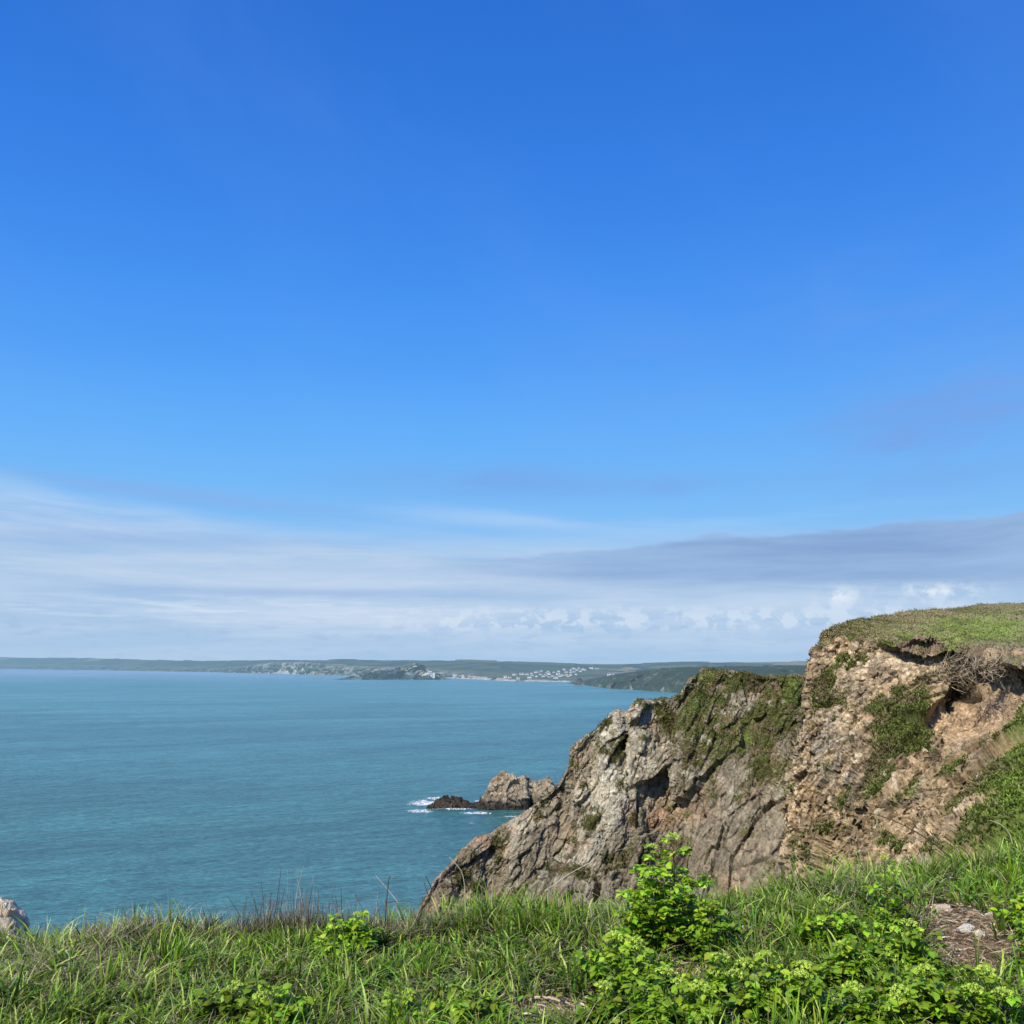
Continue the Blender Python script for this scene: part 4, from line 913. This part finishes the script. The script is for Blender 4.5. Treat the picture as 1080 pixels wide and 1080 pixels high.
o = mesh_np("ground_cover", V, F, M_LEAF, C, True); tag(o, "low dark green leafy ground cover among the foreground grass", "ground cover", kind="stuff")

# ------------------------------------------------------------------ alexanders plants
def herb_plant(u, v, hpx, wpx, seed, label, heads=0, bright=1.0, dense=1.0, top=None):
    r = np.random.default_rng(seed); g0 = on_ground(u, v); px_ = g0[1] / FPX * 1.03
    Hh, Rr = hpx * px_ * 0.95, wpx * px_ * 0.62
    root = empty("alexanders_plant", tuple(map(float, g0))); tag(root, label, "plant", "leafy green plants in the foreground")
    ns = max(4, int(4 + wpx / 9)); paths = []; rads = []; LB = []; LD = []; LS = []; LN = []; LL = []; SB = []; tips = []
    for s_ in range(ns):
        a_ = r.uniform(0, 6.283); rr = Rr * math.sqrt(r.uniform(0, 1)) * 0.8; hs = Hh * (1 - 0.35 * (rr / max(Rr, 1e-6)) ** 1.5) * r.uniform(0.45, 1.0); sb = r.uniform(0.65, 1.15)
        if s_ == 0: rr = Rr * 0.1; hs = Hh
        end = np.array([math.cos(a_) * rr, math.sin(a_) * rr, hs]); st = np.array([math.cos(a_), math.sin(a_), 0]) * rr * 0.45
        pts = [st + (end - st) * t_ + np.array([0, 0, 0.03 * math.sin(t_ * 3.1)]) for t_ in np.linspace(0, 1, 6)]; pts[0][2] -= 0.03
        paths.append(pts); rads.append(np.linspace(0.0065, 0.003, 6)); tips.append(end)
        nl = int((4 + hs / 0.045) * dense)
        for l_ in range(nl):
            f_ = r.uniform(0.22, 1.0); b_ = np.array(pts[0]) * (1 - f_) + end * f_; aa = r.uniform(0, 6.283); pl = r.uniform(0.03, 0.10) * (1.25 - 0.6 * f_); e_ = r.uniform(-0.2, 1.1)
            dv = np.array([math.cos(aa) * math.cos(e_), math.sin(aa) * math.cos(e_), math.sin(e_)]); tip = b_ + dv * pl
            paths.append([b_, b_ + dv * pl * 0.5 + [0, 0, 0.004], tip]); rads.append([0.0022, 0.0018, 0.0014])
            for c3 in range(3):
                ca = aa + (c3 - 1) * 1.15; cdir = np.array([math.cos(ca), math.sin(ca), 0.25]); q0 = tip + cdir * (0.012 if c3 != 1 else 0.02)
                for d3 in range(3):
                    LB.append(q0 + r.normal(0, 0.003, 3)); LD.append(ca + (d3 - 1) * 0.95); LL.append(r.choice([r.uniform(0.014, 0.028), r.uniform(0.026, 0.052)])); SB.append(sb)
    V, F = tubes(paths, rads, 4); mesh_np("stem", V, F, M_LEAF, np.tile((0.16, 0.22, 0.06), (len(V), 1)) * r.uniform(0.8, 1.1), True, parent=root)
    n_ = len(LB); azs = np.array(LD); D, S_, N1 = leaf_frames(n_, r, (-0.5, 0.7), azs); LL = np.array(LL); LB = np.array(LB)
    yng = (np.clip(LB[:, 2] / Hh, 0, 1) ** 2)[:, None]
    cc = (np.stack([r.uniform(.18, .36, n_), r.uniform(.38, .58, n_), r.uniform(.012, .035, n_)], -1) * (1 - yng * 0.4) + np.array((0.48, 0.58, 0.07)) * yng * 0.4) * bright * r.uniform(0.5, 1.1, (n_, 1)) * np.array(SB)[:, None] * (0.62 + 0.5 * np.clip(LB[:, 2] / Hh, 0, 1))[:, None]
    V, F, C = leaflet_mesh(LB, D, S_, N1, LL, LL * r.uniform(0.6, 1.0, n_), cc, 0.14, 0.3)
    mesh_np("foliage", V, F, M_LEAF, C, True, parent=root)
    order = sorted(tips, key=lambda q_: -q_[2])
    for h_ in range(heads):
        tp = order[h_ % len(order)] + (r.normal(0, 0.02, 3) if h_ >= len(order) else 0) + np.array([0, 0, 0.015])
        R_ = r.uniform(0.030, 0.046); vv_ = []; ff = []; oo = 0
        # umbel: rays with small round umbellets of tiny florets
        for q_ in range(12):
            th = math.acos(1 - 0.75 * (q_ + 0.5) / 12); ph = q_ * 2.4; c0 = tp + np.array([math.sin(th) * math.cos(ph), math.sin(th) * math.sin(ph), math.cos(th) * 0.75 - 0.3]) * R_
            for f_ in range(22):
                dr = r.normal(0, 1, 3); dr /= np.linalg.norm(dr); dr[2] = abs(dr[2]); pc = c0 + dr * R_ * 0.30; s1 = np.cross(dr, [0.3, 0.2, 0.9]); s1 /= np.linalg.norm(s1); s2 = np.cross(dr, s1); z_ = R_ * 0.10
                vv_ += [pc - s1 * z_, pc - s2 * z_, pc + s1 * z_, pc + s2 * z_]; ff.append((oo, oo + 1, oo + 2, oo + 3)); oo += 4
        cc = np.repeat(r.uniform(0.75, 1.2, len(ff)), 4)[:, None] * np.array((0.52, 0.68, 0.10))
        mesh_np("flower_head", np.array(vv_), np.array(ff), M_LEAF, cc, False, parent=root)
    return root
plants = [
 (712, 1003, 108, 84, "tallest bright green leafy plant standing out against the grey cliff", 2, 1.2, 1.3),
 (686, 1010, 74, 66, "bushy green plant at the left foot of the tallest leafy plant", 0, 1.0, 1.3),
 (748, 1010, 52, 60, "leafy green plant at the right foot of the tallest leafy plant", 0, 1.0, 1.3),
 (672, 1062, 58, 70, "leafy plant with pale buds below and left of the tallest plant", 2, 1.0, 1.2),
 (705, 1088, 52, 70, "leafy plant at the bottom edge directly below the tallest plant", 2, .95, 1.2),
 (762, 1070, 50, 40, "slim plant with yellow-green flower heads on one upright stem", 2, 1.0, 1.0),
 (808, 1082, 62, 56, "leafy plant with three yellow-green flower heads near the bottom edge", 3, 1.0, 1.3),
 (850, 1090, 60, 56, "leafy plant with a large yellow-green flower head right of its neighbour at the bottom edge", 3, 1.0, 1.3),
 (878, 1003, 46, 62, "spreading leafy plant in front of the tall lush grass clump", 1, 1.05, 1.2),
 (938, 992, 78, 26, "tall slim plant topped by a yellow-green flower head beside the lush grass clump", 2, 1.0, 0.7),
 (925, 1028, 52, 60, "dense leafy plant left of the bare soil patch", 0, 1.0, 1.4),
 (960, 1034, 50, 56, "large-leaved plant touching the left side of the bare soil patch", 1, 1.05, 1.4),
 (980, 1086, 54, 70, "dense low plant under the bare soil patch near the bottom edge", 1, 1.0, 1.4),
 (1040, 1092, 56, 60, "plant crowned with pale yellow-green flower heads in the bottom right corner", 5, 1.0, 1.2),
 (1092, 1030, 56, 44, "leafy plant cut by the right picture edge beside the bare soil", 0, 1.05, 1.3),
 (1084, 985, 40, 36, "smaller leafy plant at the right picture edge above its larger neighbour", 0, 1.1, 1.3),
 (372, 1000, 30, 62, "rounded yellow-green plant at the cliff edge against the sea", 1, 1.15, 1.4),
 (243, 1082, 34, 44, "dark green upright plant near the bottom left", 1, .6, 1.2),
 (290, 1092, 36, 50, "pale yellow-green plant on the bottom edge right of the dark upright plant", 2, 1.15, 1.1),
 (428, 1085, 30, 44, "small pale leafy plant low in the grass near the bottom centre", 1, 1.1, 1.0),
 (500, 1082, 30, 70, "low clump of clover-like leaves in the bottom centre grass", 0, .8, 1.2),
 (648, 1042, 46, 50, "yellowish leafy plant at the left fringe of the herb mass below the tallest plant", 1, 1.05, 1.1),
 (640, 1092, 44, 54, "dark leafy plant at the bottom edge at the left end of the herb mass", 1, .75, 1.2),
 (742, 1092, 44, 60, "leafy plant at the bottom edge under the slim two-headed plant", 1, 1.0, 1.2),
 (898, 1042, 40, 56, "mid green leafy plant between the spreading plant and the dense one by the soil", 1, .95, 1.2),
 (945, 1068, 46, 56, "dark-hearted leafy plant left of the low plant under the soil patch", 0, .85, 1.2),
 (955, 1098, 44, 50, "leafy plant cut by the bottom edge left of the pale flowered corner plant", 2, 1.0, 1.1),
 (855, 1050, 30, 60, "low sprawling leafy plant above the flowering pair at the bottom edge", 0, .95, 1.0),
 (345, 1020, 26, 34, "small yellow-green sprout below the rounded plant at the cliff edge", 0, 1.1, 1.0),
 (905, 1090, 40, 50, "leafy plant on the bottom edge between the flowering plants and the soil patch", 1, .9, 1.0)]
for i, (u, v, h_, w_, lab, hd_, br, de) in enumerate(plants): herb_plant(u, v, h_, w_, 400 + i, lab, hd_, br, de)

# ------------------------------------------------------------------ dead stems, twigs, sticks
def stalk(name, pts_px, d, r0, r1, col, label, cat, group=None, branches=(), root_on=True):
    P0 = [W(u, v, d + dd) for (u, v, dd) in [(q + (0,)) if len(q) == 2 else q for q in pts_px]]
    base = P0[0]; root = empty(name, tuple(map(float, base)))
    A = cr(np.array([p - base for p in P0]), 5)
    V, F = tubes([A], [np.linspace(r0, r1, len(A))], 5); mesh_np("stem", V, F, M_DRY, np.tile(col, (len(V), 1)), True, parent=root)
    for b_ in branches:
        B = cr(np.array([W(u, v, d) - base for (u, v) in b_]), 4); V, F = tubes([B], [np.linspace(r0 * 0.6, r1 * 0.7, len(B))], 4); mesh_np("branch", V, F, M_DRY, np.tile(col, (len(V), 1)), True, parent=root)
    tag(root, label, cat, group)
DK = (0.085, 0.06, 0.045); PL = (0.50, 0.44, 0.34); GY = (0.28, 0.25, 0.21)
stalk("dead_stalk", [(406, 985), (407, 960), (410, 928), (412, 924)], 7.2, 0.0045, 0.0025, DK, "dark dead stalk with one side twig standing against the sea near the cliff tip", "stalk", branches=[[(411, 927), (418, 926)], [(408, 952), (425, 950), (440, 953)]])
stalk("dead_stalk", [(440, 975), (446, 958), (455, 940), (449, 924)], 7.1, 0.005, 0.003, DK, "bent dark dead twig in front of the foot of the craggy cliff", "stalk", branches=[[(452, 946), (447, 930)]])
stalk("dead_stalk", [(420, 952), (408, 937), (396, 923)], 7.2, 0.003, 0.0025, PL, "pale straight straw slanting across the dark dead stalk", "stalk")
stalk("dead_stalk", [(491, 962), (490, 935), (486, 918), (474, 904)], 7.0, 0.0035, 0.0025, PL, "pale bent dry stem reaching up in front of the cliff's lower left slope", "stalk")
stalk("dead_stalk", [(575, 940), (600, 922), (628, 905), (640, 882)], 7.2, 0.0035, 0.002, PL, "long pale dry stem slanting up in front of the grey cliff", "stalk")
stalk("dead_stalk", [(690, 945), (700, 905), (680, 892), (650, 897)], 7.2, 0.003, 0.0015, GY, "thin arching dead stem left of the tallest leafy plant", "stalk")
stalk("dead_stalk", [(583, 945), (575, 930), (566, 918)], 7.1, 0.004, 0.003, GY, "short dark twig leaning left in the grass before the grey cliff", "stalk")
stalk("dead_stalk", [(1003, 905), (985, 890), (960, 874), (930, 861), (893, 854)], 7.9, 0.0055, 0.0025, DK, "long dark stem arching left in front of the tan earth cliff", "stalk")
stalk("dead_stalk", [(1068, 890), (1064, 878), (1056, 870), (1044, 865)], 8.0, 0.004, 0.003, PL, "pale curved dry stem in front of the green slope at the right", "stalk")
stalk("dead_stalk", [(625, 975), (622, 955), (614, 942)], 6.9, 0.004, 0.003, PL, "kinked pale dead stem in the grass left of the tallest plant", "stalk")
stalk("dead_stalk", [(852, 960), (838, 925), (832, 905)], 7.3, 0.003, 0.002, PL, "pale dry stem in front of the tan cliff's lower left corner", "stalk")
def stick(u0, v0, u1, v1, r, col, label):
    a_ = on_ground(u0, v0) + [0, 0, 0.035]; b_ = on_ground(u1, v1) + [0, 0, 0.03]
    m1 = a_ * 0.6 + b_ * 0.4 + [0, 0, 0.018]; root = empty("stick", tuple(map(float, a_)))
    A = cr(np.array([a_ - a_, m1 - a_, b_ - a_]), 8); A += np.random.default_rng(int(u0)).normal(0, r * 0.25, A.shape)
    V, F = tubes([A], [np.linspace(r, r * 0.5, len(A))], 6); mesh_np("stem", V, F, M_DRY, np.tile(col, (len(V), 1)), True, parent=root); tag(root, label, "stick")
stick(560, 1062, 602, 1066, 0.009, (0.48, 0.38, 0.28), "pale bare stick lying on the soil at the bottom centre")
stick(572, 1058, 590, 1052, 0.005, PL, "short pale twig just above the bare stick at the bottom centre")
stick(831, 976, 818, 962, 0.007, PL, "pale stick poking up from litter between the tallest plant and the lush grass")
stick(990, 938, 1012, 930, 0.006, PL, "pale stick lying in grass before the earth cliff above the soil patch")
stick(958, 908, 1008, 912, 0.006, GY, "grey stick across the grass edge under the tan earth cliff")
stick(1000, 936, 1012, 922, 0.007, (0.55, 0.5, 0.42), "whitish broken twig leaning above the bare soil patch")
# upright dead stems along the crest, one by one
rs = random.Random(9); SP_ = []
for k in range(96):
    u = rs.choice([rs.gauss(300, 80), rs.uniform(30, 460), rs.uniform(210, 420)]); u = min(max(u, 25), 448)
    hp = rs.choice([rs.uniform(18, 32), rs.uniform(28, 54)]) * (1.2 if 260 < u < 350 else 0.8); SP_.append((u, hp))
for u, hp in SP_:
    ve = float(np.interp(u, EU, EV)); d = float(np.interp(u, EU, ED)) + rs.uniform(-0.1, 0.15); ln_ = rs.gauss(-1, 9)
    b_ = W(u, ve + 4, d); e_ = W(u + ln_, ve - hp - 8, d + rs.uniform(-.05, .05)); mdl = b_ * 0.5 + e_ * 0.5 + np.array([rs.gauss(0, .018), 0, 0])
    A = cr(np.array([b_ - b_, mdl - b_, e_ - b_]), 3); V, F = tubes([A], [np.linspace(rs.uniform(0.0026, 0.0050), 0.0015, len(A))], 4)
    cl0 = rs.choice([(0.12, 0.085, 0.06), (0.09, 0.065, 0.05), (0.18, 0.135, 0.095), (0.42, 0.36, 0.28)])
    o = mesh_np("withered_stalk", V, F, M_DRY, np.tile(cl0, (len(V), 1)), True); o.location = tuple(map(float, b_))
    tag(o, "thin upright dead stem on the grassy crest against the sea", "stalk", "dead stems along the grassy crest")
# finer dead stuff between them
n_ = 2000; u_ = np.concatenate([RNG.normal(300, 75, n_ // 2), RNG.uniform(20, 520, n_ // 2)]); ye_ = np.interp(u_, EU, ED) + RNG.uniform(-0.22, 0.22, n_)
x_ = W(u_, np.interp(u_, EU, EV), ye_)[:, 0]; bs = np.stack([x_, ye_, ground(x_, ye_)], -1)
cc = np.array([(0.16, 0.11, 0.075), (0.26, 0.20, 0.14), (0.42, 0.36, 0.27), (0.10, 0.08, 0.05)])[RNG.integers(0, 4, n_)]
V, F, C = blades(bs, RNG.uniform(0.12, 0.32, n_) * (0.75 + 0.3 * ell(u_, 0, 310, 0, 60, 1)), RNG.uniform(0.0022, 0.0045, n_), RNG.uniform(0, 0.8, n_), RNG.uniform(0, 6.28, n_), cc)
o = mesh_np("dead_grass", V, F, M_GRASS, C, True); tag(o, "brown withered grass fringe along the cliff edge against the sea", "dead grass", kind="stuff")

# stones on the bare patch, the boulder at the left
for (u, v, s_, c0, lab, sd) in [(993, 965, (.055, .03, .03), (0.62, 0.50, 0.38), "pale pinkish stone at the upper edge of the bare soil patch", 1),
                              (1047, 968, (.045, .02, .015), (0.66, 0.60, 0.50), "flat cream stone in the top right of the bare soil patch", 2),
                              (1020, 985, (.045, .028, .022), (0.68, 0.64, 0.55), "whitish stone in the left middle of the bare soil patch", 3),
                              (1033, 990, (.026, .024, .022), (0.66, 0.58, 0.45), "small rounded cream stone right of the whitish one", 4),
                              (905, 988, (.02, .015, .012), (0.5, 0.45, 0.4), "small grey stone beside the spreading plant", 5),
                              (742, 1052, (.06, .04, .03), (0.22, 0.23, 0.25), "grey stone half buried below the tallest plant", 6)]:
    g0 = on_ground(u, v); s_ = tuple(q_ * 1.25 for q_ in s_); o = rock_blob("stone", (float(g0[0]), float(g0[1]), float(g0[2]) + s_[2] * 0.8), s_, 20 + sd, M_STONE, tuple(np.array(c0) * 0.75), c0, 0.25, 1.4, 24)
    o.rotation_euler = (0, 0, -0.4 + sd * 0.3); tag(o, lab, "stone")
g0 = W(-9, 1003, 8.4)
o = rock_blob("boulder", (float(g0[0]) - 0.02, float(g0[1]), float(g0[2]) - 0.05), (0.27, 0.38, 0.42), 61, M_BOULDER, (0.62, 0.50, 0.33), (0.88, 0.74, 0.52), 0.10, 1.3, 150)
tag(o, "pale cracked boulder at the left picture edge on the clifftop", "boulder")

# ------------------------------------------------------------------ render settings
scene.view_settings.view_transform = 'Standard'; scene.view_settings.look = 'None'; scene.view_settings.exposure = 0; scene.view_settings.gamma = 1
scene.render.resolution_x = 1024; scene.render.resolution_y = 1024

scene.render.engine = 'CYCLES'
cy = scene.cycles; cy.max_bounces = 4; cy.diffuse_bounces = 2; cy.glossy_bounces = 2; cy.transmission_bounces = 3; cy.transparent_max_bounces = 6
